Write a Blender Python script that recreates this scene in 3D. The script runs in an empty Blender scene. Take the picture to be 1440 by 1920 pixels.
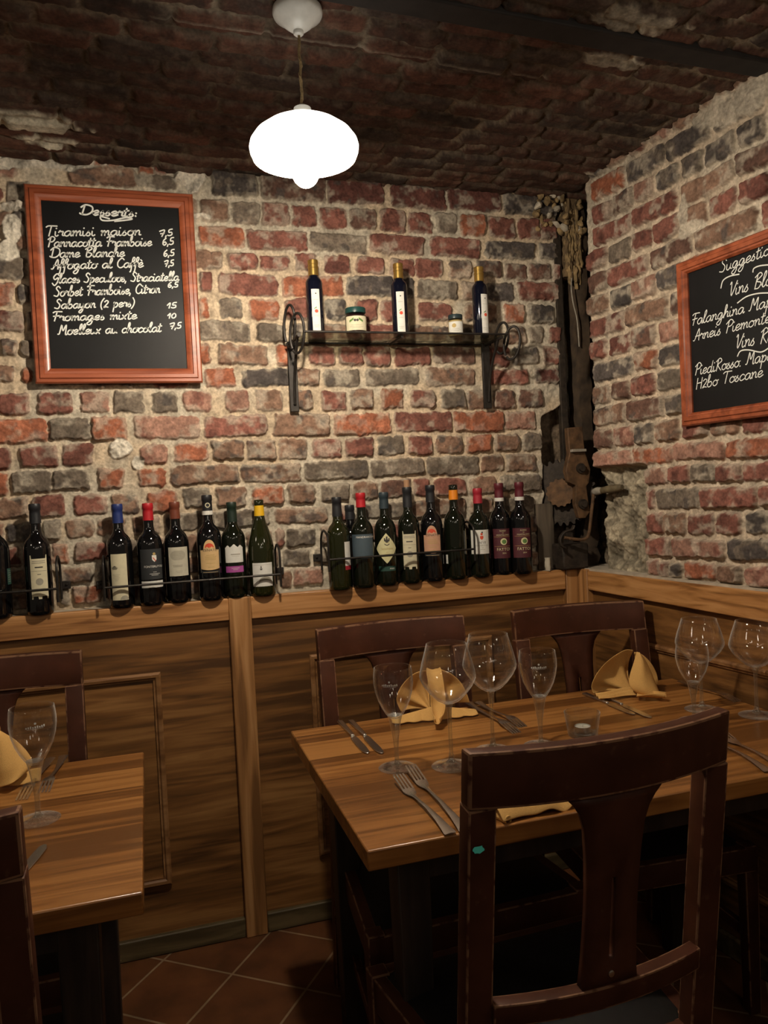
import bpy, bmesh, math, random
import numpy as np
from mathutils import Vector, Matrix

# ------------------------------------------------------------------ camera, world, light, exposure
SC = bpy.context.scene
COL = SC.collection
F_PX = 1459.06
YAW, PITCH, ROLL = 0.29693561, -0.02695453, -0.04856432
CAM_H = 1.354
_cy, _sy = math.cos(YAW), math.sin(YAW)
FW = np.array([_sy*math.cos(PITCH), _cy*math.cos(PITCH), math.sin(PITCH)])
RT = np.array([_cy, -_sy, 0.0]); UP = np.cross(RT, FW)
_c, _s = math.cos(ROLL), math.sin(ROLL)
RT, UP = _c*RT + _s*UP, -_s*RT + _c*UP
CAM = np.array([0, 0, CAM_H])
cam_data = bpy.data.cameras.new('camera'); cam = bpy.data.objects.new('camera', cam_data); COL.objects.link(cam)
cam_data.sensor_fit = 'AUTO'; cam_data.sensor_width = 36.0; cam_data.lens = F_PX*36.0/1920.0
cam_data.clip_start = 0.02
cam.matrix_world = Matrix(((RT[0], UP[0], -FW[0], 0), (RT[1], UP[1], -FW[1], 0), (RT[2], UP[2], -FW[2], CAM_H), (0, 0, 0, 1)))
SC.camera = cam
SC.view_settings.view_transform = 'Standard'; SC.view_settings.look = 'None'
SC.view_settings.gamma = 1.0; SC.view_settings.use_curve_mapping = False
SC.view_settings.exposure = 0.55
SC.cycles.max_bounces = 14; SC.cycles.transmission_bounces = 12; SC.cycles.transparent_max_bounces = 24; SC.cycles.glossy_bounces = 5
SC.cycles.caustics_reflective = False; SC.cycles.caustics_refractive = False
SC.cycles.sample_clamp_indirect = 6.0
W = bpy.data.worlds.new('cellar_ambience'); SC.world = W; W.use_nodes = True
W.node_tree.nodes['Background'].inputs[0].default_value = (1.0, 0.80, 0.58, 1)
W.node_tree.nodes['Background'].inputs[1].default_value = 0.05
BULB_COLOR = (1.0, 0.86, 0.68)
BULB_STRENGTH = 820.0
SHADE_STRENGTH = 2.2
# the other ceiling lamps of the room, behind and beside the camera
for k, (x, y, z, p) in enumerate(((-1.25, -0.35, 2.02, 2.6), (0.25, -1.1, 2.05, 4.2), (1.45, 0.35, 2.0, 5.0), (0.95, -0.7, 2.05, 2.6),
                                  (-0.5, -2.2, 2.05, 3.2), (-1.5, 1.2, 2.02, 3.6))):
    ld = bpy.data.lights.new('room_lamp', 'POINT'); ld.energy = p; ld.color = BULB_COLOR; ld.shadow_soft_size = 0.10
    lo = bpy.data.objects.new('room_lamp', ld); lo.location = (x, y, z); COL.objects.link(lo)

for k in range(6):                                               # an unseen string of small lamps behind the viewer, added for glints in the glasses
    ld = bpy.data.lights.new('string_lamp', 'POINT'); ld.energy = .8; ld.color = BULB_COLOR; ld.shadow_soft_size = 0.06
    lo = bpy.data.objects.new('string_lamp', ld); lo.location = (-1.1+.45*k, -2.6, 1.95); COL.objects.link(lo)

# ------------------------------------------------------------------ point finders (photo point -> point on a real plane)
def ray(x, y): return FW + RT*(x-720)/F_PX - UP*(y-960)/F_PX
def aty(x, y, Y): d = ray(x, y); return CAM + d*(Y/d[1])
def atz(x, y, Z): d = ray(x, y); return CAM + d*((Z-CAM_H)/d[2])
def atx(x, y, X): d = ray(x, y); return CAM + d*(X/d[0])
def atplane(x, y, p, n):
    d = ray(x, y); return CAM + d*(np.dot(np.array(p)-CAM, n)/np.dot(d, n))
def px_of(p):
    v = np.array(p)-CAM; z = v @ FW; return 720+F_PX*(v @ RT)/z, 960-F_PX*(v @ UP)/z
R = random.Random(5)

# ------------------------------------------------------------------ materials
MATS = {}
def new_mat(name):
    m = bpy.data.materials.new(name); m.use_nodes = True; nt = m.node_tree
    b = nt.nodes['Principled BSDF']; MATS[name] = m
    return m, nt, b
def N(nt, t, **kw):
    n = nt.nodes.new(t)
    for k, v in kw.items(): setattr(n, k, v)
    return n
def flat(name, col, rough=.5, metal=0., spec=.5, coat=0., noise=0., nscale=40., bump=0., emit=0., trans=0.):
    m, nt, b = new_mat(name)
    b.inputs['Base Color'].default_value = (*col, 1); b.inputs['Roughness'].default_value = rough
    b.inputs['Metallic'].default_value = metal; b.inputs['Specular IOR Level'].default_value = spec
    if coat: b.inputs['Coat Weight'].default_value = coat; b.inputs['Coat Roughness'].default_value = .06
    if emit:
        b.inputs['Emission Color'].default_value = (*col, 1); b.inputs['Emission Strength'].default_value = emit
    if trans: b.inputs['Transmission Weight'].default_value = trans
    if noise or bump:
        tc = N(nt, 'ShaderNodeTexCoord'); no = N(nt, 'ShaderNodeTexNoise'); no.inputs['Scale'].default_value = nscale; no.inputs['Detail'].default_value = 5
        nt.links.new(tc.outputs['Object'], no.inputs['Vector'])
        if noise:
            mr = N(nt, 'ShaderNodeMapRange'); mr.inputs[1].default_value = .3; mr.inputs[2].default_value = .7
            mr.inputs[3].default_value = 1-noise; mr.inputs[4].default_value = 1+noise
            mx = N(nt, 'ShaderNodeVectorMath', operation='SCALE'); mx.inputs[0].default_value = col
            nt.links.new(no.outputs[0], mr.inputs[0]); nt.links.new(mr.outputs[0], mx.inputs['Scale']); nt.links.new(mx.outputs[0], b.inputs['Base Color'])
        if bump:
            bp = N(nt, 'ShaderNodeBump'); bp.inputs['Strength'].default_value = bump; bp.inputs['Distance'].default_value = .004
            nt.links.new(no.outputs[0], bp.inputs['Height']); nt.links.new(bp.outputs[0], b.inputs['Normal'])
    return m
def wood(name, c0, c1, c2, axis='X', scale=(1.2, 22, 22), rough=.5, coat=0., knots=0., strips=None, bands=0., spread=.14, bandw=1.1):
    """long grain along one axis; optional knots and glued strips"""
    m, nt, b = new_mat(name); L = nt.links.new
    tc = N(nt, 'ShaderNodeTexCoord'); mp = N(nt, 'ShaderNodeMapping')
    s = {'X': (scale[0], scale[1], scale[2]), 'Y': (scale[1], scale[0], scale[2]), 'Z': (scale[1], scale[2], scale[0])}[axis]
    mp.inputs['Scale'].default_value = s
    vec = tc.outputs['Object']
    if strips:
        sx = N(nt, 'ShaderNodeSeparateXYZ'); L(vec, sx.inputs[0])
        dv = N(nt, 'ShaderNodeMath', operation='DIVIDE'); dv.inputs[1].default_value = strips; L(sx.outputs[1], dv.inputs[0])
        fl = N(nt, 'ShaderNodeMath', operation='FLOOR'); L(dv.outputs[0], fl.inputs[0])
        wn = N(nt, 'ShaderNodeTexWhiteNoise', noise_dimensions='1D'); L(fl.outputs[0], wn.inputs['W'])
        ad = N(nt, 'ShaderNodeVectorMath', operation='ADD'); L(vec, ad.inputs[0]); L(wn.outputs['Color'], ad.inputs[1]); vec = ad.outputs[0]
    L(vec, mp.inputs['Vector'])
    n1 = N(nt, 'ShaderNodeTexNoise'); n1.inputs['Scale'].default_value = 1.0; n1.inputs['Detail'].default_value = 6; n1.inputs['Distortion'].default_value = .6
    L(mp.outputs[0], n1.inputs['Vector'])
    src = n1.outputs[0]
    if knots:
        vo = N(nt, 'ShaderNodeTexVoronoi'); vo.inputs['Scale'].default_value = knots
        m2 = N(nt, 'ShaderNodeMapping'); m2.inputs['Scale'].default_value = {'X': (.55, 1.3, 1.3), 'Y': (1.3, .55, 1.3), 'Z': (1.3, 1.3, .55)}[axis]
        L(vec, m2.inputs['Vector']); L(m2.outputs[0], vo.inputs['Vector'])
        kr = N(nt, 'ShaderNodeMapRange'); kr.inputs[1].default_value = .02; kr.inputs[2].default_value = .16; kr.inputs[3].default_value = .55; kr.inputs[4].default_value = 0.
        L(vo.outputs['Distance'], kr.inputs[0])
        sb = N(nt, 'ShaderNodeMath', operation='SUBTRACT'); L(src, sb.inputs[0]); L(kr.outputs[0], sb.inputs[1]); src = sb.outputs[0]
    if bands:
        wv = N(nt, 'ShaderNodeTexNoise'); wv.inputs['Scale'].default_value = 1.0; wv.inputs['Detail'].default_value = 3
        m3 = N(nt, 'ShaderNodeMapping'); q = bands; m3.inputs['Scale'].default_value = {'X': (.5*q, 3*q, 3*q), 'Y': (3*q, .5*q, 3*q), 'Z': (3*q, 3*q, .5*q)}[axis]
        L(vec, m3.inputs['Vector']); L(m3.outputs[0], wv.inputs['Vector'])
        mm = N(nt, 'ShaderNodeMath', operation='MULTIPLY_ADD'); mm.inputs[1].default_value = bandw; mm.inputs[2].default_value = -.52*bandw
        L(wv.outputs[0], mm.inputs[0]); a2 = N(nt, 'ShaderNodeMath', operation='ADD'); L(src, a2.inputs[0]); L(mm.outputs[0], a2.inputs[1]); src = a2.outputs[0]
    if strips:
        mm = N(nt, 'ShaderNodeMath', operation='MULTIPLY_ADD'); mm.inputs[1].default_value = .45; mm.inputs[2].default_value = -.22
        L(wn.outputs['Value'], mm.inputs[0]); a2 = N(nt, 'ShaderNodeMath', operation='ADD'); L(src, a2.inputs[0]); L(mm.outputs[0], a2.inputs[1]); src = a2.outputs[0]
    cr = N(nt, 'ShaderNodeValToRGB'); e = cr.color_ramp.elements
    e[0].position = .5-spread; e[0].color = (*c0, 1); e[1].position = .5+spread; e[1].color = (*c2, 1)
    x = cr.color_ramp.elements.new(.5); x.color = (*c1, 1)
    L(src, cr.inputs[0]); L(cr.outputs[0], b.inputs['Base Color'])
    b.inputs['Roughness'].default_value = rough
    if coat: b.inputs['Coat Weight'].default_value = coat; b.inputs['Coat Roughness'].default_value = .15
    bp = N(nt, 'ShaderNodeBump'); bp.inputs['Strength'].default_value = .12; bp.inputs['Distance'].default_value = .002
    L(n1.outputs[0], bp.inputs['Height']); L(bp.outputs[0], b.inputs['Normal'])
    return m
def masonry(name, rough=.9):
    m, nt, b = new_mat(name); L = nt.links.new
    at = N(nt, 'ShaderNodeAttribute'); at.attribute_name = 'tint'
    tc = N(nt, 'ShaderNodeTexCoord')
    n1 = N(nt, 'ShaderNodeTexNoise'); n1.inputs['Scale'].default_value = 130; n1.inputs['Detail'].default_value = 6; L(tc.outputs['Object'], n1.inputs['Vector'])
    n2 = N(nt, 'ShaderNodeTexNoise'); n2.inputs['Scale'].default_value = 32; n2.inputs['Detail'].default_value = 5; L(tc.outputs['Object'], n2.inputs['Vector'])
    mr = N(nt, 'ShaderNodeMapRange'); mr.inputs[1].default_value = .3; mr.inputs[2].default_value = .7; mr.inputs[3].default_value = .74; mr.inputs[4].default_value = 1.26
    mr2 = N(nt, 'ShaderNodeMapRange'); mr2.inputs[1].default_value = .3; mr2.inputs[2].default_value = .7; mr2.inputs[3].default_value = .75; mr2.inputs[4].default_value = 1.25
    L(n1.outputs[0], mr.inputs[0]); L(n2.outputs[0], mr2.inputs[0])
    mu = N(nt, 'ShaderNodeMath', operation='MULTIPLY'); L(mr.outputs[0], mu.inputs[0]); L(mr2.outputs[0], mu.inputs[1])
    vm = N(nt, 'ShaderNodeVectorMath', operation='SCALE'); L(at.outputs['Color'], vm.inputs[0]); L(mu.outputs[0], vm.inputs['Scale'])
    L(vm.outputs[0], b.inputs['Base Color']); b.inputs['Roughness'].default_value = rough; b.inputs['Specular IOR Level'].default_value = .25
    bp = N(nt, 'ShaderNodeBump'); bp.inputs['Strength'].default_value = .4; bp.inputs['Distance'].default_value = .004
    L(n1.outputs[0], bp.inputs['Height']); L(bp.outputs[0], b.inputs['Normal'])
    return m
def thin_glass(name, tint=(1, 1, 1), base=.035, edge=.62, power=3.0, rough=.015, rim=0., rim_tint=1.):
    """clear glass wall: see-through face on, mirror-like towards its outline; edge shade and shine are put into the colour"""
    m, nt, b = new_mat(name); nt.nodes.remove(b); L = nt.links.new
    out = nt.nodes['Material Output']
    tr = N(nt, 'ShaderNodeBsdfTransparent')
    gl = N(nt, 'ShaderNodeBsdfGlossy'); gl.inputs['Roughness'].default_value = rough; gl.inputs[0].default_value = (1, .99, .96, 1)
    lw = N(nt, 'ShaderNodeLayerWeight'); lw.inputs[0].default_value = .5
    pw = N(nt, 'ShaderNodeMath', operation='POWER'); pw.inputs[1].default_value = power; L(lw.outputs['Facing'], pw.inputs[0])
    ma = N(nt, 'ShaderNodeMath', operation='MULTIPLY_ADD'); ma.inputs[1].default_value = edge; ma.inputs[2].default_value = base; L(pw.outputs[0], ma.inputs[0])
    tm = N(nt, 'ShaderNodeMix', data_type='RGBA'); tm.inputs['A'].default_value = (*tint, 1); tm.inputs['B'].default_value = tuple(c*rim_tint for c in tint)+(1,)  # see-through colour greyed at the outline in place of refraction
    L(pw.outputs[0], tm.inputs['Factor']); L(tm.outputs['Result'], tr.inputs[0])
    mx = N(nt, 'ShaderNodeMixShader'); L(ma.outputs[0], mx.inputs[0]); L(tr.outputs[0], mx.inputs[1]); L(gl.outputs[0], mx.inputs[2]); o = mx.outputs[0]
    if rim:
        df = N(nt, 'ShaderNodeBsdfDiffuse'); df.inputs[0].default_value = (.95, .93, .88, 1)  # whitish outline stands in for light carried along the glass edge
        p2 = N(nt, 'ShaderNodeMath', operation='POWER'); p2.inputs[1].default_value = power*2.6; L(lw.outputs['Facing'], p2.inputs[0])
        m3 = N(nt, 'ShaderNodeMath', operation='MULTIPLY'); m3.inputs[1].default_value = rim; L(p2.outputs[0], m3.inputs[0])
        mx2 = N(nt, 'ShaderNodeMixShader'); L(m3.outputs[0], mx2.inputs[0]); L(o, mx2.inputs[1]); L(df.outputs[0], mx2.inputs[2]); o = mx2.outputs[0]
    L(o, out.inputs['Surface'])
    return m
def solid_glass(name, mixin=.55, rough=0., tint=(1, 1, 1)):
    m, nt, b = new_mat(name); nt.nodes.remove(b); L = nt.links.new; out = nt.nodes['Material Output']
    g = N(nt, 'ShaderNodeBsdfGlass'); g.inputs['IOR'].default_value = 1.48; g.inputs['Roughness'].default_value = rough; g.inputs[0].default_value = (*tint, 1)
    tr = N(nt, 'ShaderNodeBsdfTransparent'); mx = N(nt, 'ShaderNodeMixShader'); mx.inputs[0].default_value = mixin
    L(tr.outputs[0], mx.inputs[1]); L(g.outputs[0], mx.inputs[2]); L(mx.outputs[0], out.inputs['Surface'])
    return m
def dark_wood(name, c0, c1, rough=.42, worn=0.):
    """stained chair wood; scuffs show the bare wood where the wear noise is high"""
    m, nt, b = new_mat(name); L = nt.links.new
    tc = N(nt, 'ShaderNodeTexCoord'); n1 = N(nt, 'ShaderNodeTexNoise'); n1.inputs['Scale'].default_value = 14; n1.inputs['Detail'].default_value = 6
    L(tc.outputs['Object'], n1.inputs['Vector'])
    cr = N(nt, 'ShaderNodeValToRGB'); e = cr.color_ramp.elements; e[0].position = .35; e[0].color = (*c0, 1); e[1].position = .68; e[1].color = (*c1, 1)
    L(n1.outputs[0], cr.inputs[0]); o = cr.outputs[0]
    n2 = N(nt, 'ShaderNodeTexNoise'); n2.inputs['Scale'].default_value = 38; n2.inputs['Detail'].default_value = 4; L(tc.outputs['Object'], n2.inputs['Vector'])
    mr = N(nt, 'ShaderNodeMapRange'); mr.inputs[1].default_value = .64-worn*.35; mr.inputs[2].default_value = .72-worn*.3; L(n2.outputs[0], mr.inputs[0])
    mx = N(nt, 'ShaderNodeMix', data_type='RGBA'); mx.inputs['B'].default_value = (.25, .135, .075, 1)
    ml = N(nt, 'ShaderNodeMath', operation='MULTIPLY'); ml.inputs[1].default_value = .1+.8*worn; L(mr.outputs[0], ml.inputs[0])
    L(ml.outputs[0], mx.inputs['Factor']); L(o, mx.inputs['A']); L(mx.outputs['Result'], b.inputs['Base Color'])
    b.inputs['Roughness'].default_value = rough; b.inputs['Specular IOR Level'].default_value = .22
    bp = N(nt, 'ShaderNodeBump'); bp.inputs['Strength'].default_value = .08; bp.inputs['Distance'].default_value = .002
    L(n2.outputs[0], bp.inputs['Height']); L(bp.outputs[0], b.inputs['Normal'])
    return m

M = {}
M['brick'] = masonry('brick_masonry')
M['pine'] = wood('pine_rail', (.20, .080, .022), (.43, .20, .066), (.56, .29, .115), 'X', (2.2, 45, 45), .5, .15, knots=3.2)
M['pine_v'] = wood('pine_post', (.19, .085, .026), (.38, .18, .06), (.50, .27, .11), 'Z', (2.0, 40, 40), .5, .1, knots=3.0)
M['pine_y'] = wood('pine_rail_side', (.18, .072, .02), (.40, .185, .058), (.53, .27, .10), 'Y', (2.2, 45, 45), .5, .15, knots=3.2)
M['ply'] = wood('stained_plywood', (.075, .031, .008), (.20, .087, .023), (.34, .165, .052), 'X', (3, 46, 46), .5, .1, bands=1.7, spread=.22, bandw=.95)
M['ply_y'] = wood('stained_plywood_side', (.075, .031, .008), (.19, .083, .022), (.32, .155, .050), 'Y', (3, 46, 46), .5, .1, bands=1.7, spread=.22, bandw=.95)
M['mould'] = wood('moulding_wood', (.14, .06, .02), (.24, .115, .042), (.33, .17, .07), 'X', (4, 30, 30), .45, .1)
M['skirt'] = wood('baseboard_wood', (.055, .038, .014), (.10, .072, .030), (.16, .115, .052), 'X', (4, 30, 30), .6)
M['table'] = wood('table_laminate', (.125, .047, .010), (.255, .102, .024), (.37, .165, .045), 'X', (2.5, 55, 55), .33, .2, strips=.061, spread=.2)
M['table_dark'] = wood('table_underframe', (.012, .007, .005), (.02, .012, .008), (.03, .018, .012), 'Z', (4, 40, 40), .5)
M['chair'] = dark_wood('mahogany_stain', (.040, .0125, .0062), (.064, .021, .0105), rough=.5)
M['chair_worn'] = dark_wood('mahogany_scuffed_edge', (.045, .014, .008), (.075, .026, .015), rough=.55, worn=.7)
M['leather'] = flat('black_leather', (.008, .007, .007), .6, spec=.2, noise=.2, nscale=60, bump=.1)
M['frame_red'] = wood('reddish_frame_wood', (.19, .042, .014), (.285, .068, .025), (.36, .092, .036), 'X', (4, 35, 35), .38, .2)
M['slate'] = flat('chalkboard_black', (.0055, .0058, .0065), .5, spec=.22, noise=.25, nscale=9)
M['chalk'] = flat('chalk_marker_white', (.74, .76, .72), .8)
M['iron'] = flat('wrought_iron', (.028, .024, .021), .5, metal=.6, noise=.3, nscale=60, bump=.2)
M['rust'] = flat('rusty_iron', (.105, .055, .024), .75, metal=.2, noise=.5, nscale=45, bump=.6)
M['rust_dark'] = flat('dark_rusty_iron', (.030, .021, .014), .7, metal=.3, noise=.5, nscale=50, bump=.6)
M['steel'] = flat('cutlery_steel', (.66, .63, .58), .27, metal=1.)
M['pewter'] = flat('worn_pale_wood', (.30, .27, .22), .6, noise=.3, nscale=50)
M['grip'] = flat('crank_grip_wood', (.13, .10, .055), .65, noise=.5, nscale=45)
M['timber'] = flat('old_timber', (.050, .032, .018), .9, noise=.6, nscale=22, bump=.9)
M['timber_rot'] = flat('rotten_timber', (.26, .18, .085), .95, noise=.6, nscale=30, bump=1.)
M['timber_straw'] = flat('rotten_timber_brown', (.15, .10, .05), .95, noise=.6, nscale=30, bump=1.)
M['timber_grey'] = wood('weathered_board', (.06, .045, .03), (.11, .085, .06), (.17, .13, .09), 'Z', (3, 30, 30), .8)
M['plaster'] = flat('lime_plaster', (.46, .41, .32), .95, noise=.3, nscale=26, bump=1.)
M['beam'] = flat('dark_beam', (.012, .010, .009), .75, noise=.4, nscale=25, bump=.4)  # even near-black tone over the whole beam
M['porcelain'] = flat('white_porcelain', (.62, .62, .58), .25, noise=.08, nscale=40)
M['cord'] = flat('braided_cord', (.20, .135, .06), .9, noise=.3, nscale=300)
M['napkin'] = flat('mustard_napkin_linen', (.60, .345, .105), .9, noise=.08, nscale=500, bump=.15)
M['glass'] = thin_glass('wineglass_bowl', base=.035, edge=.55, power=2.6, rough=.03, rim=.8, rim_tint=.78)
M['stem'] = thin_glass('wineglass_stem', tint=(.9, .92, .9), base=.14, edge=.6, power=1.6, rough=.05, rim=.5, rim_tint=.7)
M['foot'] = thin_glass('wineglass_foot', base=.10, edge=.5, power=2.0, rough=.06, rim=.3, rim_tint=.7)
M['votive'] = thin_glass('votive_glass', tint=(.96, .97, .96), base=.05, edge=.5, power=2.2, rough=.04, rim=.6, rim_tint=.6)
M['shelf_glass'] = thin_glass('shelf_pane', tint=(.84, .86, .80), base=.17, edge=.45, power=3, rough=.05)
M['jar_glass'] = thin_glass('jar_glass', tint=(.9, .92, .88), base=.06, edge=.5)
M['etch'] = flat('etched_white', (.7, .72, .7), .8)
M['wax'] = flat('tealight_wax', (.78, .76, .68), .5)
M['tin'] = flat('tealight_tin', (.6, .6, .58), .3, metal=1.)
M['bottle'] = flat('dark_green_bottle_glass', (.006, .0075, .004), .06, spec=.6, coat=.3)
M['bottle_black'] = flat('near_black_bottle_glass', (.004, .004, .0045), .06, spec=.6, coat=.3)
M['bottle_olive'] = flat('olive_bottle_glass', (.013, .0145, .004), .06, spec=.6, coat=.3)
M['oil_glass'] = flat('oil_bottle_dark_glass', (.004, .005, .012), .07, spec=.6, coat=.3)
M['gold'] = flat('gold_foil', (.55, .36, .10), .3, metal=.85)
M['dust'] = flat('bottle_dust', (.16, .145, .11), .9, noise=.5, nscale=90)
def paint(n, c, r=.45): M[n] = flat(n, c, r, noise=.05, nscale=90)
paint('foil_navy', (.012, .028, .14)); paint('foil_black', (.012, .013, .016)); paint('foil_red', (.42, .012, .02)); paint('foil_copper', (.15, .04, .022), .35)
paint('foil_green', (.008, .02, .013)); paint('foil_yellow', (.72, .42, .012)); paint('foil_slate', (.02, .035, .045)); paint('foil_orange', (.70, .22, .012)); paint('foil_maroon', (.10, .012, .02))
paint('foil_wine', (.36, .02, .035)); paint('cork', (.36, .20, .11), .9); paint('paper_white', (.66, .65, .60), .7); paint('paper_cream', (.60, .55, .38), .75); paint('paper_grey', (.50, .47, .37), .75)
paint('paper_tan', (.62, .42, .20), .75); paint('paper_pink', (.52, .29, .18), .75); paint('paper_black', (.018, .02, .022), .7); paint('paper_slate', (.05, .075, .095), .7); paint('paper_maroon', (.072, .012, .018), .6)
paint('paper_magenta', (.34, .065, .27), .6); paint('paper_green', (.018, .06, .045), .6); paint('paper_yellowish', (.62, .58, .33), .7)
paint('ink_dark', (.05, .045, .04), .8); paint('ink_grey', (.30, .28, .22), .8); paint('ink_white', (.70, .68, .62), .7); paint('ink_gold', (.42, .30, .10), .6); paint('ink_red', (.62, .07, .03), .7); paint('ink_green', (.10, .20, .05), .7)
paint('jam', (.02, .007, .009), .3); paint('mustard_paste', (.50, .36, .15), .5); paint('lid_green', (.012, .05, .045), .3); paint('lid_black', (.02, .035, .04), .3); paint('teal_paint', (.09, .70, .60), .6)
def floor_tiles():
    m, nt, b = new_mat('terracotta_tiles'); L = nt.links.new
    tc = N(nt, 'ShaderNodeTexCoord'); mp = N(nt, 'ShaderNodeMapping'); mp.inputs['Rotation'].default_value = (0, 0, math.radians(38)); mp.inputs['Location'].default_value = (.07, .02, 0)
    br = N(nt, 'ShaderNodeTexBrick'); br.offset = 0.0; br.inputs['Scale'].default_value = 1.0; br.inputs['Brick Width'].default_value = .235; br.inputs['Row Height'].default_value = .235
    br.inputs['Mortar Size'].default_value = .0035; br.inputs['Color1'].default_value = (.115, .042, .014, 1); br.inputs['Color2'].default_value = (.088, .032, .011, 1); br.inputs['Mortar'].default_value = (.22, .15, .09, 1)
    no = N(nt, 'ShaderNodeTexNoise'); no.inputs['Scale'].default_value = 9; no.inputs['Detail'].default_value = 5
    mr = N(nt, 'ShaderNodeMapRange'); mr.inputs[1].default_value = .3; mr.inputs[2].default_value = .7; mr.inputs[3].default_value = .6; mr.inputs[4].default_value = 1.25
    vm = N(nt, 'ShaderNodeVectorMath', operation='SCALE')
    L(tc.outputs['Object'], mp.inputs[0]); L(mp.outputs[0], br.inputs['Vector']); L(tc.outputs['Object'], no.inputs['Vector']); L(no.outputs[0], mr.inputs[0])
    L(br.outputs['Color'], vm.inputs[0]); L(mr.outputs[0], vm.inputs['Scale']); L(vm.outputs[0], b.inputs['Base Color'])
    b.inputs['Roughness'].default_value = .65; b.inputs['Specular IOR Level'].default_value = .2
    bp = N(nt, 'ShaderNodeBump'); bp.invert = True; bp.inputs['Strength'].default_value = .4; bp.inputs['Distance'].default_value = .003
    L(br.outputs['Fac'], bp.inputs['Height']); L(bp.outputs[0], b.inputs['Normal'])
    return m
M['floor'] = floor_tiles()
def emitter(name, col, s):
    m, nt, b = new_mat(name); nt.nodes.remove(b); e = N(nt, 'ShaderNodeEmission'); e.inputs[0].default_value = (*col, 1); e.inputs[1].default_value = s
    nt.links.new(e.outputs[0], nt.nodes['Material Output'].inputs['Surface']); return m
M['bulb'] = emitter('lit_bulb', BULB_COLOR, BULB_STRENGTH)
M['opal'] = flat('lit_opal_glass_shade', (1.0, .93, .82), .2, emit=SHADE_STRENGTH)

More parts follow.
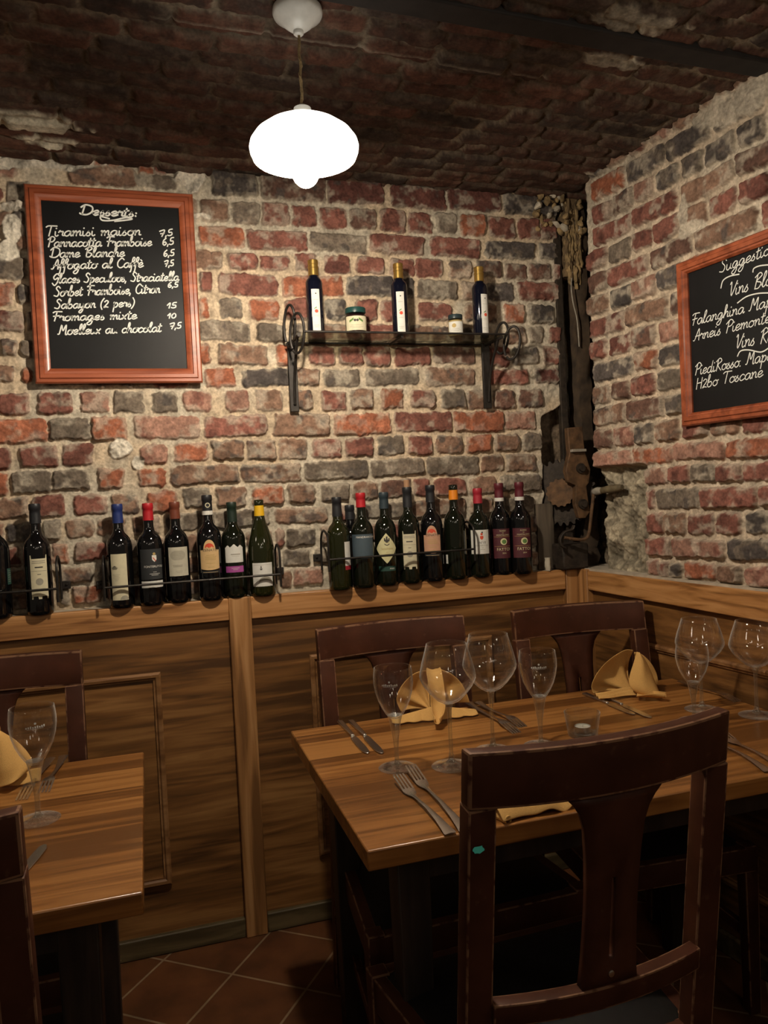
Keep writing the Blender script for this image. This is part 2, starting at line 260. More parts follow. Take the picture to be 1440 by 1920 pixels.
# ------------------------------------------------------------------ mesh helpers
class MB:
    def __init__(s): s.v = []; s.f = []; s.m = []
    def add(s, v, f, m=0):
        o = len(s.v); s.v += [tuple(map(float, p)) for p in v]; s.f += [tuple(i+o for i in q) for q in f]; s.m += [m]*len(f); return s
    def box(s, a, b, m=0):
        (x0, y0, z0), (x1, y1, z1) = a, b
        v = [(x0, y0, z0), (x1, y0, z0), (x1, y1, z0), (x0, y1, z0), (x0, y0, z1), (x1, y0, z1), (x1, y1, z1), (x0, y1, z1)]
        return s.add(v, [(0, 3, 2, 1), (4, 5, 6, 7), (0, 1, 5, 4), (1, 2, 6, 5), (2, 3, 7, 6), (3, 0, 4, 7)], m)
    def hexa(s, v8, m=0):
        return s.add(v8, [(0, 3, 2, 1), (4, 5, 6, 7), (0, 1, 5, 4), (1, 2, 6, 5), (2, 3, 7, 6), (3, 0, 4, 7)], m)
    def lathe(s, prof, n=32, c=(0, 0, 0), m=0, cap0=True, cap1=True):
        v = []; f = []
        for r, z in prof:
            for k in range(n):
                a = 2*math.pi*k/n; v.append((c[0]+r*math.cos(a), c[1]+r*math.sin(a), c[2]+z))
        for i in range(len(prof)-1):
            for k in range(n):
                k2 = (k+1) % n; f.append((i*n+k, i*n+k2, (i+1)*n+k2, (i+1)*n+k))
        if cap0: f.append(tuple(range(n-1, -1, -1)))
        if cap1: f.append(tuple((len(prof)-1)*n+k for k in range(n)))
        return s.add(v, f, m)
    def tube(s, pts, r, n=8, m=0, closed=False, flat=None):
        pts = [Vector(p) for p in pts]; L = len(pts); v = []; f = []
        rr = r if isinstance(r, (list, tuple)) else [r]*L
        up = None
        for i, p in enumerate(pts):
            if closed: t = pts[(i+1) % L]-pts[i-1]
            else: t = pts[min(i+1, L-1)]-pts[max(i-1, 0)]
            t.normalize()
            if up is None:
                up = Vector((0, 0, 1)) if abs(t.z) < .9 else Vector((1, 0, 0))
            up = (up-t*up.dot(t)).normalized(); sd = t.cross(up)
            for k in range(n):
                a = 2*math.pi*k/n; v.append(p+(up*math.cos(a)+sd*math.sin(a)*(flat or 1.))*rr[i])
        for i in range(L if closed else L-1):
            j = (i+1) % L
            for k in range(n):
                k2 = (k+1) % n; f.append((i*n+k, i*n+k2, j*n+k2, j*n+k))
        if not closed: f.append(tuple(range(n-1, -1, -1))); f.append(tuple((L-1)*n+k for k in range(n)))
        return s.add(v, f, m)
    def bar(s, pts, wx, wy, m=0, xdir=(1, 0, 0)):
        """square section swept along pts, kept square to xdir"""
        v = []; f = []; X = Vector(xdir).normalized(); pts = [Vector(p) for p in pts]
        for i, p in enumerate(pts):
            t = (pts[min(i+1, len(pts)-1)]-pts[max(i-1, 0)]).normalized(); y = t.cross(X).normalized()
            for a, b_ in ((-1, -1), (1, -1), (1, 1), (-1, 1)): v.append(p+X*(a*wx/2)+y*(b_*wy/2))
        for i in range(len(pts)-1):
            for k in range(4): f.append((i*4+k, i*4+(k+1) % 4, i*4+4+(k+1) % 4, i*4+4+k))
        f.append((3, 2, 1, 0)); o = (len(pts)-1)*4; f.append((o, o+1, o+2, o+3))
        return s.add(v, f, m)
    def prism(s, poly, y0, y1, m=0, ax='y'):
        """outline in (x,z) pushed from y0 to y1 (ax z: outline in (x,y) pushed in z)"""
        n = len(poly)
        if ax == 'y': v = [(x, y0, z) for x, z in poly]+[(x, y1, z) for x, z in poly]
        else: v = [(x, z, y0) for x, z in poly]+[(x, z, y1) for x, z in poly]
        f = [tuple(range(n)), tuple(range(2*n-1, n-1, -1))]+[(k, n+k, n+(k+1) % n, (k+1) % n) for k in range(n)]
        return s.add(v, f, m)
    def grid(s, fn, nu, nv, m=0):
        v = [fn(i/nu, j/nv) for j in range(nv+1) for i in range(nu+1)]
        f = [(j*(nu+1)+i, j*(nu+1)+i+1, (j+1)*(nu+1)+i+1, (j+1)*(nu+1)+i) for j in range(nv) for i in range(nu)]
        return s.add(v, f, m)
    def build(s, name, mats, parent=None, smooth=True, bevel=0., seg=2, solid=0., sub=0, angle=38, worn=False, recalc=True):
        me = bpy.data.meshes.new(name); me.from_pydata(s.v, [], s.f)
        mats = mats if isinstance(mats, (list, tuple)) else [mats]
        for q in mats: me.materials.append(q)
        me.polygons.foreach_set('material_index', s.m)
        if recalc or worn:
            bm = bmesh.new(); bm.from_mesh(me); bmesh.ops.remove_doubles(bm, verts=bm.verts, dist=1e-6)
            if recalc: bmesh.ops.recalc_face_normals(bm, faces=bm.faces)
            if worn:
                r = bmesh.ops.bevel(bm, geom=[e for e in bm.edges if len(e.link_faces) == 2 and e.calc_face_angle(0) > .6], offset=worn, segments=2, affect='EDGES', profile=.6)
                for q in r['faces']: q.material_index = 1
            bm.to_mesh(me); bm.free()
        if smooth:
            me.polygons.foreach_set('use_smooth', [True]*len(me.polygons)); me.set_sharp_from_angle(angle=math.radians(angle))
        o = bpy.data.objects.new(name, me); COL.objects.link(o)
        if parent: o.parent = parent
        if bevel:
            b = o.modifiers.new('bevel', 'BEVEL'); b.width = bevel; b.segments = seg; b.limit_method = 'ANGLE'
        if solid:
            q = o.modifiers.new('thickness', 'SOLIDIFY'); q.thickness = solid; q.offset = 0
        if sub:
            q = o.modifiers.new('smooth', 'SUBSURF'); q.levels = sub; q.render_levels = sub
        return o
def thing(name, label, cat, loc=(0, 0, 0), rz=0., group=None):
    o = bpy.data.objects.new(name, None); COL.objects.link(o); o.location = loc; o.rotation_euler = (0, 0, rz)
    o.empty_display_size = .05; o['label'] = label; o['category'] = cat
    if group: o['group'] = group
    return o
def tag(o, label, cat, group=None):
    o['label'] = label; o['category'] = cat
    if group: o['group'] = group
    return o
def struct(o): o['kind'] = 'structure'; return o
def smooth_pts(p, n=5):
    """Catmull-Rom through the points"""
    p = [np.array(q, float) for q in p]
    if len(p) < 3: return p
    out = []
    for i in range(len(p)-1):
        a, b, c, d = p[max(i-1, 0)], p[i], p[i+1], p[min(i+2, len(p)-1)]
        for k in range(n):
            t = k/n; out.append(.5*((2*b)+(-a+c)*t+(2*a-5*b+4*c-d)*t*t+(-a+3*b-3*c+d)*t**3))
    out.append(p[-1]); return out

# ------------------------------------------------------------------ masonry height fields
NR = np.random.RandomState(7)
def vnoise(nu, nv, cell_u, cell_v):
    """smooth value noise on a grid, about one feature per cell"""
    gu, gv = int(nu/cell_u)+3, int(nv/cell_v)+3
    g = NR.rand(gv, gu)
    u = np.arange(nu)/cell_u; v = np.arange(nv)/cell_v
    iu, iv = u.astype(int), v.astype(int); fu, fv = u-iu, v-iv
    fu = fu*fu*(3-2*fu); fv = fv*fv*(3-2*fv)
    a = g[np.ix_(iv, iu)]*(1-fu)+g[np.ix_(iv, iu+1)]*fu; b = g[np.ix_(iv+1, iu)]*(1-fu)+g[np.ix_(iv+1, iu+1)]*fu
    return a*(1-fv)[:, None]+b*fv[:, None]
def fbm(nu, nv, cell, o=3, ar=1.):
    s = 0; w = 0; a = 1.
    for k in range(o):
        s = s+a*vnoise(nu, nv, max(1.2, cell*ar), max(1.2, cell)); w += a; a *= .55; cell /= 2.1
    return s/w
def sstep(a, b, x): t = np.clip((x-a)/(b-a), 0, 1); return t*t*(3-2*t)
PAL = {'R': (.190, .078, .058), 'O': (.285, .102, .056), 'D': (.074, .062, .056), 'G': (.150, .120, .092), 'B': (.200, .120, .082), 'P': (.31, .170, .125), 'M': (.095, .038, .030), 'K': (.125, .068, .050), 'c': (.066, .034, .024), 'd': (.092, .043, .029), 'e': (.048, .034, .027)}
SPOT = {'R': 'M', 'O': 'P', 'D': 'G', 'G': 'D', 'B': 'D', 'P': 'R', 'M': 'D', 'K': 'D', 'c': 'e', 'd': 'c', 'e': 'c'}
def brick_sheet(name, u0, u1, v0, v1, step, bricks, to_world, mortar, mortar2, depth=.012, rough=.5, shape=None, recolor=None, wavy=.006, smear=.5):
    nu, nv = int((u1-u0)/step)+1, int((v1-v0)/step)+1
    U = np.linspace(u0, u1, nu)[None, :].repeat(nv, 0); V = np.linspace(v0, v1, nv)[:, None].repeat(nu, 1)
    c = .05/step
    wu = (fbm(nu, nv, c)-.5)*2*.007+(fbm(nu, nv, c/5, 2)-.5)*2*.0035
    wv = (fbm(nu, nv, c*4, 2)-.5)*2*wavy+(fbm(nu, nv, c/4, 2)-.5)*2*.0045
    UU, VV = U+wu, V+wv
    fine = fbm(nu, nv, .018/step, 3)-.5; med = fbm(nu, nv, .05/step, 3)-.5; big = fbm(nu, nv, .25/step, 3); patch = fbm(nu, nv, .035/step, 3)
    H = fine*.006+med*.006
    mo = np.array(mortar); m2 = np.array(mortar2)
    C = mo+(m2-mo)*sstep(.42, .6, big)[..., None]
    C = C*(1+(fine*.5)[..., None])
    for (a, b, e, f, col) in bricks:
        i0, i1 = int((a-.02-u0)/step), int((b+.02-u0)/step)+2; j0, j1 = int((e-.02-v0)/step), int((f+.02-v0)/step)+2
        i0, j0 = max(i0, 0), max(j0, 0); i1, j1 = min(i1, nu), min(j1, nv)
        if i1-i0 < 2 or j1-j0 < 2: continue
        w = (slice(j0, j1), slice(i0, i1)); rr = .007+R.random()*.009
        tilt = (R.random()-.5)*.05
        x = np.abs(UU[w]-(a+b)/2)-(b-a)/2+rr; y = np.abs(VV[w]-(e+f)/2+tilt*(UU[w]-(a+b)/2))-(f-e)/2+rr
        d = np.hypot(np.maximum(x, 0), np.maximum(y, 0))+np.minimum(np.maximum(x, y), 0)-rr
        d = d+(patch[w]-.5)*.009+fine[w]*.003
        t = sstep(.002, -.007, d); pr = depth*(.55+R.random()*.75)
        sk = (R.random()-.5)*.5*depth
        H[w] = np.maximum(H[w], t*(pr+sk*(UU[w]-(a+b)/2)/max(b-a, .01)*2+fine[w]*.006*rough*2+med[w]*.004))*1.0+np.minimum(H[w], 0)*(1-t)
        base = np.array(PAL[col])*(.82+R.random()*.36); sp = np.array(PAL[SPOT[col]])
        off = R.random()*.16
        q = sstep(.52+off, .66+off, np.roll(patch, R.randrange(60), 1)[w])*.8
        bc = base[None, None, :]*(1+(fine[w]*.7+med[w]*.6)[..., None]); bc = bc*(1-q[..., None])+sp*q[..., None]
        # lime residue wiped over the faces, mostly near the edges
        l = sstep(.56-.1*smear, .74, np.roll(patch, R.randrange(90), 0)[w]+.25*sstep(-.012, 0, d)-.02)*smear
        bc = bc*(1-l[..., None])+m2*l[..., None]
        tc = sstep(.0015, -.0015, d)[..., None]
        C[w] = C[w]*(1-tc)+bc*tc
    if shape is not None: H, C = shape(U, V, H, C, dict(fine=fine, med=med, big=big, patch=patch))
    P = to_world(U, V, H)
    me = bpy.data.meshes.new(name)
    nvtx = nu*nv; me.vertices.add(nvtx); me.vertices.foreach_set('co', P.reshape(-1).astype(np.float32))
    idx = np.arange(nvtx).reshape(nv, nu); q = np.stack([idx[:-1, :-1], idx[:-1, 1:], idx[1:, 1:], idx[1:, :-1]], -1).reshape(-1, 4)
    nf = len(q); me.loops.add(nf*4); me.loops.foreach_set('vertex_index', q.reshape(-1).astype(np.int32))
    me.polygons.add(nf); me.polygons.foreach_set('loop_start', np.arange(0, nf*4, 4, dtype=np.int32))
    me.update(calc_edges=True)
    at = me.color_attributes.new('tint', 'FLOAT_COLOR', 'POINT')
    rgba = np.ones((nvtx, 4), np.float32); rgba[:, :3] = np.clip(C.reshape(-1, 3), .004, .9); at.data.foreach_set('color', rgba.reshape(-1))
    me.polygons.foreach_set('use_smooth', [True]*nf); me.materials.append(M['brick'])
    o = bpy.data.objects.new(name, me); COL.objects.link(o); struct(o); return o
def pick(w):
    t = R.random()*sum(w.values())
    for k, x in w.items():
        t -= x
        if t <= 0: return k
    return 'R'
def fill_row(a, b, e, f, weights, head=False, gap=.013):
    out = []; u = a+R.random()*.05
    while u < b:
        l = (.088 if head else .182)*(.85+R.random()*.3)
        if not head and R.random() < .2: l *= .55
        out.append((u, min(u+l, b), e, f, pick(weights))); u += l+gap
    return out

# ------------------------------------------------------------------ the room shell
YB = 2.472                                                     # face of the back wall's mortar
course_y = [322, 374, 423, 468, 510, 555, 602, 644, 689, 729, 775, 823, 867, 909, 953, 994, 1036, 1073, 1112]
cz = [aty(450, y, YB)[2] for y in course_y]
rows = [
 [(395,484,'D'),(487,610,'K'),(612,718,'M'),(732,835,'M'),(840,940,'M'),(943,1046,'D')],
 [(330,368,'B'),(373,430,'B'),(435,486,'G'),(488,543,'R'),(547,592,'R'),(599,652,'R'),(656,705,'K'),(712,760,'R'),(764,810,'R'),(815,858,'G'),(862,908,'O'),(914,964,'R'),(970,1012,'R'),(1014,1044,'R')],
 [(371,458,'O'),(462,578,'R'),(582,688,'G'),(692,794,'R'),(806,900,'R'),(909,1002,'D'),(1010,1048,'D')],
 [(360,416,'B'),(426,481,'R'),(487,543,'R'),(551,592,'R'),(606,657,'R'),(668,720,'R'),(730,778,'R'),(779,830,'R'),(841,884,'B'),(892,940,'K'),(946,987,'K'),(990,1034,'K'),(1036,1050,'R')],
 [(372,397,'R'),(408,520,'R'),(527,642,'O'),(648,738,'D'),(742,776,'D'),(783,858,'G'),(866,905,'B'),(912,964,'D'),(970,1047,'R')],
 [(372,391,'O'),(411,454,'G'),(468,522,'O'),(532,606,'R'),(610,650,'D'),(666,708,'R'),(713,740,'R'),(785,846,'R'),(870,930,'B'),(945,982,'O'),(988,1036,'D')],
 [(372,468,'G'),(481,535,'G'),(545,570,'G'),(578,660,'B'),(670,760,'R'),(770,860,'B'),(868,915,'G'),(950,985,'B'),(990,1018,'G'),(1028,1050,'R')],
 [(372,395,'O'),(406,503,'B'),(517,545,'O'),(577,630,'R'),(635,680,'R'),(683,730,'R'),(740,806,'R'),(812,890,'K'),(915,955,'R'),(960,1008,'D'),(1018,1050,'R')],
 [(382,440,'O'),(451,545,'D'),(552,598,'B'),(606,674,'G'),(684,786,'G'),(797,890,'B'),(915,990,'R'),(1000,1050,'M')],
 [(0,57,'R'),(72,136,'R'),(150,203,'P'),(212,272,'G'),(282,334,'G'),(345,398,'P'),(420,467,'P'),(479,530,'B'),(542,585,'B'),(600,650,'R'),(657,700,'B'),(715,757,'O'),(768,816,'R'),(826,872,'G'),(874,915,'B'),(922,966,'K'),(972,1016,'K')],
 [(-70,90,'O'),(93,170,'G'),(172,239,'O'),(252,375,'P'),(383,500,'R'),(511,619,'B'),(624,733,'O'),(740,848,'R'),(850,942,'O'),(945,1005,'P')],
 [(-40,22,'R'),(37,109,'R'),(115,176,'R'),(262,316,'P'),(327,390,'O'),(397,455,'B'),(462,518,'B'),(522,577,'B'),(585,640,'R'),(646,700,'R'),(707,756,'G'),(763,811,'R'),(818,867,'B'),(872,920,'O'),(926,970,'B'),(977,1017,'G')],
 [(-50,13,'O'),(20,95,'G'),(97,167,'G'),(182,233,'O'),(257,311,'O'),(320,447,'B'),(450,566,'B'),(572,690,'G'),(696,795,'G'),(800,897,'G'),(902,945,'B'),(950,1003,'B')],
 [(-20,54,'B'),(57,122,'R'),(137,200,'R'),(206,262,'B'),(275,330,'O'),(342,395,'G'),(404,461,'B'),(471,532,'O'),(538,593,'B'),(603,655,'G'),(663,708,'B'),(714,770,'K'),(775,805,'R'),(815,872,'R'),(878,930,'B'),(935,1010,'G')],
 [(-60,8,'B'),(12,72,'D'),(80,117,'G'),(124,177,'B'),(180,240,'B'),(250,300,'B'),(310,390,'G'),(397,505,'G'),(515,615,'B'),(625,660,'R'),(668,760,'G'),(768,870,'B'),(880,925,'B'),(930,1000,'G')],
 [(0,40,'R'),(97,130,'O'),(140,203,'R'),(212,262,'G'),(270,330,'B'),(340,400,'B'),(410,455,'G'),(462,508,'B'),(515,531,'R'),(537,590,'G'),(600,650,'B'),(660,710,'B'),(720,770,'R'),(780,830,'G'),(840,890,'B'),(900,950,'B'),(958,1010,'B')],
 [(-30,100,'B'),(108,173,'B'),(180,290,'G'),(300,420,'B'),(430,520,'B'),(530,580,'G'),(588,700,'G'),(710,820,'B'),(830,940,'B'),(950,1010,'G')],
 [(20,100,'B'),(110,132,'G'),(137,190,'O'),(200,260,'R'),(270,330,'B'),(340,400,'B'),(410,470,'B'),(480,518,'G'),(525,547,'B'),(550,605,'P'),(615,670,'B'),(680,740,'B'),(750,810,'B'),(820,880,'B'),(890,950,'B'),(960,1010,'B')],
]
bricks = []
def wall_x(px, z):
    lo, hi = -3., 3.
    for _ in range(40):
        m_ = (lo+hi)/2
        if px_of((m_, YB, z))[0] < px: lo = m_
        else: hi = m_
    return lo
for i, rw in enumerate(rows):
    z1, z0 = cz[i]-.0055, cz[i+1]+.0055; zm = (z0+z1)/2
    xs = [(wall_x(a, zm), wall_x(b, zm), c) for a, b, c in rw]
    bricks += [(a, b, z0+R.uniform(-.003, .003), z1+R.uniform(-.003, .003), c) for a, b, c in xs]
    left = xs[0][0]-.012
    if i >= 9: bricks += fill_row(-1.35, left, z0, z1, dict(R=3, O=1, G=2, B=3, P=1), i % 2 == 1)
# the older, roughly laid masonry left of and behind the menu board
for (a, b, y0, y1, c) in [(-40, 20, 395, 422, 'B'), (14, 60, 340, 392, 'G'), (22, 45, 395, 420, 'D'), (20, 52, 440, 470, 'B'), (-30, 50, 483, 523, 'G'), (-30, 27, 531, 570, 'O'), (36, 56, 535, 570, 'D'),
                          (-40, 44, 582, 620, 'R'), (48, 62, 584, 620, 'M'), (2, 34, 634, 668, 'B'), (36, 60, 634, 670, 'G'), (-30, 27, 684, 716, 'B'), (38, 58, 688, 718, 'O'), (-20, 5, 352, 372, 'R'),
                          (-40, 30, 255, 282, 'O'), (130, 235, 290, 316, 'O'), (128, 255, 318, 345, 'B'), (-10, 33, 312, 330, 'P'), (258, 285, 310, 330, 'O'), (288, 310, 312, 328, 'R'), (255, 330, 332, 352, 'G')]:
    p, q = aty(a, y1, YB), aty(b, y0, YB); bricks.append((min(p[0], q[0]), max(p[0], q[0]), p[2], q[2], c))
for i in range(2, 9): bricks += fill_row(-.26, .15, cz[i+1]+.006, cz[i]-.006, dict(R=3, G=2, B=2), i % 2 == 1); bricks += fill_row(-1.35, -.48, cz[i+1]+.006, cz[i]-.006, dict(R=3, G=2, B=2, O=1), i % 2 == 1)
PL = [(aty(45, 232, YB), .10, .055), (aty(90, 303, YB), .15, .028), (aty(358, 330, YB), .05, .05), (aty(215, 400, YB), .3, .02), (aty(-40, 300, YB), .1, .03), (aty(25, 430, YB), .03, .04), (aty(15, 475, YB), .035, .03), (aty(225, 840, YB), .035, .03), (aty(258, 866, YB), .02, .02)]
X_END_HI = aty(1049, 600, YB)[0]; X_END_LO = aty(1017, 880, YB)[0]
def back_shape(U, V, H, C, n):
    for p, su, sv in PL:
        d = ((U-p[0])/su)**2+((V-p[2])/sv)**2+(n['patch']-.5)*1.6
        t = sstep(1.1, .75, d)
        H = H*(1-t)+t*(.012+n['med']*.05+n['fine']*.012); col = np.array((.56, .515, .43))*(1+(n['fine']*.5+n['med']*.5)[..., None]); C = C*(1-t[..., None])+col*t[..., None]
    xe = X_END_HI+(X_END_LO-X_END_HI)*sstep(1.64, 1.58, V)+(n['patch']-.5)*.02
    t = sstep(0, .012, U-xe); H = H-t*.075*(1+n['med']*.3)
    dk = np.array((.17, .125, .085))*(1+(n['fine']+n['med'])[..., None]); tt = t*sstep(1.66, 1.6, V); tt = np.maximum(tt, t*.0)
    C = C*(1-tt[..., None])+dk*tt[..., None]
    return H, C
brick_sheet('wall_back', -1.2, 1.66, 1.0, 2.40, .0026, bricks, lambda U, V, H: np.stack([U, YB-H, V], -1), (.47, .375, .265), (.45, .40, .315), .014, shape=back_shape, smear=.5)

# right wall: slightly out of square with the back wall
RP = np.array((1.462, 2.40, 0.)); RD = np.array((.0995, -.995, 0.)); RN = np.array((-.995, -.0995, 0.))     # a point on it, its direction towards the viewer, its normal
def on_right(x, y, off=0.): return atplane(x, y, RP+RN*off, RN)
def right_uv(x, y): p = on_right(x, y); return (p-RP) @ RD, p[2]
def right_u(px, z):
    lo, hi = -.5, 1.5
    for _ in range(40):
        m_ = (lo+hi)/2
        if px_of(RP+RD*m_+np.array((0, 0, z)))[0] < px: lo = m_
        else: hi = m_
    return lo
rz = [right_uv(1306, y)[1] for y in (825, 867, 908.5, 956.5, 1004.5, 1050, 1092)]
rrows = [[(1187,1265,'O'),(1268,1362,'P'),(1368,1460,'O')], [(1214,1254,'P'),(1257,1296,'R'),(1298,1343,'G'),(1345,1392,'R'),(1395,1460,'R')], [(1215,1229,'R'),(1231,1314,'G'),(1317,1424,'R'),(1430,1500,'R')],
         [(1213,1246,'R'),(1249,1289,'B'),(1292,1341,'R'),(1344,1394,'R'),(1400,1460,'D')], [(1212,1262,'R'),(1265,1363,'P'),(1368,1480,'D')], [(1216,1239,'P'),(1242,1256,'R'),(1258,1280,'D'),(1289,1346,'O'),(1348,1392,'B'),(1403,1470,'P')]]
rb = []
for i, rw in enumerate(rrows):
    z1, z0 = rz[i]-.006, rz[i+1]+.006; zm = (z0+z1)/2
    xs = [(right_u(a, zm), right_u(b, zm), c) for a, b, c in rw]; rb += [(a, b, z0, z1, c) for a, b, c in xs]
    rb += fill_row(xs[-1][1]+.013, 1.3, z0, z1, dict(R=3, P=2, B=2, D=1, G=1, O=.5), i % 2 == 1)
    if i == 0: rb.append((right_u(1116, zm), right_u(1185, zm), z0, z1, 'P'))
z = rz[0]; k = 0
while z < 2.38:
    z2 = z+.0735
    rb += fill_row(right_u(1100, z+.03)-.0, 1.3, z+.006, z2-.006, dict(R=3.2, B=3, P=1.6, D=1.2, G=1.5, O=.4, K=1.), k % 2 == 0); z = z2; k += 1
def right_shape(U, V, H, C, n):
    ue = right_u(1112, 1.7)
    # the rough plastered hollow low in the corner
    u2 = right_u(1212, 1.25)
    t = sstep(u2+.012, u2-.012, U+(n['patch']-.5)*.03)*sstep(rz[1]+.012, rz[1]-.004, V)
    col = np.array((.33, .285, .205))*(1+(n['fine']*.6+n['med']*1.6)[..., None]); st = sstep(.5, .66, n['patch'])*.6
    col = col*(1-st[..., None])+np.array((.10, .085, .06))*st[..., None]
    H = H*(1-t)+t*(-.03+n['med']*.05+n['fine']*.012); C = C*(1-t[..., None])+col*t[..., None]
    for (x, y, su, sv) in ((1300, 430, .06, .022), (1285, 400, .02, .05), (1400, 190, .16, .045), (1330, 215, .06, .02)):
        a, b = right_uv(x, y); d = ((U-a)/su)**2+((V-b)/sv)**2+(n['patch']-.5)*1.8; q = sstep(1.1, .7, d)*.85
        C = C*(1-q[..., None])+np.array((.44, .39, .31))*(1+n['fine'][..., None]*.6)*q[..., None]; H = H*(1-q)+q*(.010+n['med']*.03)
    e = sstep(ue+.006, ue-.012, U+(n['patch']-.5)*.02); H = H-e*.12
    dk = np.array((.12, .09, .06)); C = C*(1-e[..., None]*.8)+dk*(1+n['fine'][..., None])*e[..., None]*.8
    return H, C
brick_sheet('wall_right', -.24, 1.35, 1.0, 2.40, .0028, rb, lambda U, V, H: np.stack([RP[0]+RD[0]*U+RN[0]*H, RP[1]+RD[1]*U+RN[1]*H, V], -1), (.46, .375, .28), (.45, .39, .305), .017, shape=right_shape, wavy=.010, smear=.62)

# brick ceiling, courses run along the beam
CA = math.radians(3.0); cd = np.array((math.cos(CA), math.sin(CA))); cn = np.array((-math.sin(CA), math.cos(CA)))
cb = []; v = -1.6; k = 0
while v < 1.2:
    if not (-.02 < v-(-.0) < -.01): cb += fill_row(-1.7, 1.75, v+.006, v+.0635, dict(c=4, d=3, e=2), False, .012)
    v += .0695; k += 1
def ceil_shape(U, V, H, C, n):
    for (x, y, su, sv, w) in ((45, 228, .15, .055, .97), (95, 268, .09, .03, .95), (700, 100, .5, .004, .3), (1130, 330, .08, .012, .9), (1150, 120, .09, .03, .55), (1200, 45, .12, .04, .5), (930, 400, .09, .02, .5)):
        p = atz(x, y, 2.355); uu = (p[:2]-np.array((.35, 1.6))) @ cd; vv = (p[:2]-np.array((.35, 1.6))) @ cn
        d = ((U-uu)/su)**2+((V-vv)/sv)**2+(n['patch']-.5)*2.2; q = sstep(1.1, .6, d)*w
        C = C*(1-q[..., None])+np.array((.45, .42, .33))*(1+n['fine'][..., None])*q[..., None]; H = H+q*.008
    return H, C
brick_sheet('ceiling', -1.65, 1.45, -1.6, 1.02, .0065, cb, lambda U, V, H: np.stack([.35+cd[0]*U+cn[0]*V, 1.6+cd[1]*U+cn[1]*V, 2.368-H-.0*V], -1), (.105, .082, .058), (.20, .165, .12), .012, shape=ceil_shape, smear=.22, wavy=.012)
def cpt(u, v_, z_): return (.35+cd[0]*u+cn[0]*v_, 1.6+cd[1]*u+cn[1]*v_, z_)
mb = MB(); a, b = -.112, -.048
mb.hexa([cpt(-1.65, a, 2.349), cpt(1.22, a, 2.349), cpt(1.22, b, 2.349), cpt(-1.65, b, 2.349), cpt(-1.65, a, 2.43), cpt(1.22, a, 2.43), cpt(1.22, b, 2.43), cpt(-1.65, b, 2.43)])
struct(mb.build('ceiling_beam', M['beam'], bevel=.004))
mb = MB(); mb.add([(-3, -3, 0), (3.2, -3, 0), (3.2, 2.7, 0), (-3, 2.7, 0)], [(0, 1, 2, 3)])
struct(mb.build('floor', M['floor'], smooth=False))

# ------------------------------------------------------------------ wainscot
ZL = 1.05
def tr(o): return struct(o)
# back wainscot: backing panel with its rails, posts and panel mouldings as parts
mb = MB(); mb.box((-1.3, 2.42, 0), (1.455, 2.465, 1.02)); w1 = tr(mb.build('trim_1', M['ply'], smooth=False))
mb = MB(); mb.box((-1.3, 2.40, .983), (.226, 2.425, ZL)); mb.build('rail', M['pine'], w1, bevel=.003)
mb = MB(); mb.box((.293, 2.40, .981), (1.383, 2.425, ZL)); mb.build('rail', M['pine'], w1, bevel=.003)
mb = MB(); mb.box((-1.3, 2.423, 1.018), (1.60, 2.62, ZL-.001)); mb.build('ledge', flat('ledge_limewash', (.42, .36, .28), .9, noise=.2, nscale=30, bump=.5), w1, smooth=False)
for a, b in ((.226, .293), (1.383, 1.436)):
    mb = MB(); mb.box((a, 2.396, 0 if a < 1 else .0), (b, 2.425, ZL+.001)); mb.build('stile', M['pine_v'], w1, bevel=.003)
def moulding(parent, x0, x1, z0, z1, conv, mat=M['mould'], w=.022, h=.014):
    """mitred picture-frame bead; conv maps (along, up, out) to the place"""
    prof = [(0, 0), (0, h*.6), (w*.25, h), (w*.6, h*.9), (w*.8, h*.45), (w, h*.4), (w, 0)]
    v = []; f = []
    for (i, o_) in prof:
        for (a, b) in ((x0+i, z0+i), (x1-i, z0+i), (x1-i, z1-i), (x0+i, z1-i)): v.append(conv(a, b, o_))
    for j in range(len(prof)-1):
        for k in range(4): f.append((j*4+k, j*4+(k+1) % 4, j*4+4+(k+1) % 4, j*4+4+k))
    mb = MB(); mb.add(v, f); return mb.build('panel_moulding', mat, parent, angle=30)
cb_ = lambda a, b, o: (a, 2.42-o, b)
moulding(w1, -.66, .016, .205, .846, cb_); moulding(w1, .47, 1.10, .205, .848, cb_)
mb = MB(); mb.box((-1.3, 2.402, 0), (.226, 2.421, .060)); mb.box((.293, 2.402, 0), (1.44, 2.421, .060)); struct(mb.build('baseboard_back', M['skirt'], bevel=.004))
# right wainscot
WR = np.array((1.452, 2.40, 0.))
def cr_(u, z_, o): p = WR+RD*u+RN*o; return (p[0], p[1], z_)
def rbox(mb, u0, u1, o0, o1, z0, z1, z0b=None, m=0):
    zb = z0 if z0b is None else z0b
    return mb.hexa([cr_(u0, z0, o0), cr_(u1, zb, o0), cr_(u1, zb, o1), cr_(u0, z0, o1), cr_(u0, z1, o0), cr_(u1, z1, o0), cr_(u1, z1, o1), cr_(u0, z1, o1)], m)
mb = MB(); rbox(mb, 0, 2.2, -.03, 0, 0, 1.02); w2 = tr(mb.build('trim_2', M['ply_y'], smooth=False))
mb = MB(); rbox(mb, .05, 2.2, -.005, .02, .980, ZL-.004, .945); mb.build('rail', M['pine_y'], w2, bevel=.003)
mb = MB(); rbox(mb, 0, .052, -.005, .024, 0, ZL+.001); mb.build('stile', M['pine_v'], w2, bevel=.003)
mb = MB(); rbox(mb, -.02, 2.2, -.10, .012, 1.02, ZL+.003); mb.build('ledge', MATS['ledge_limewash'], w2, smooth=False)
moulding(w2, .28, 1.15, .2, .84, cr_)
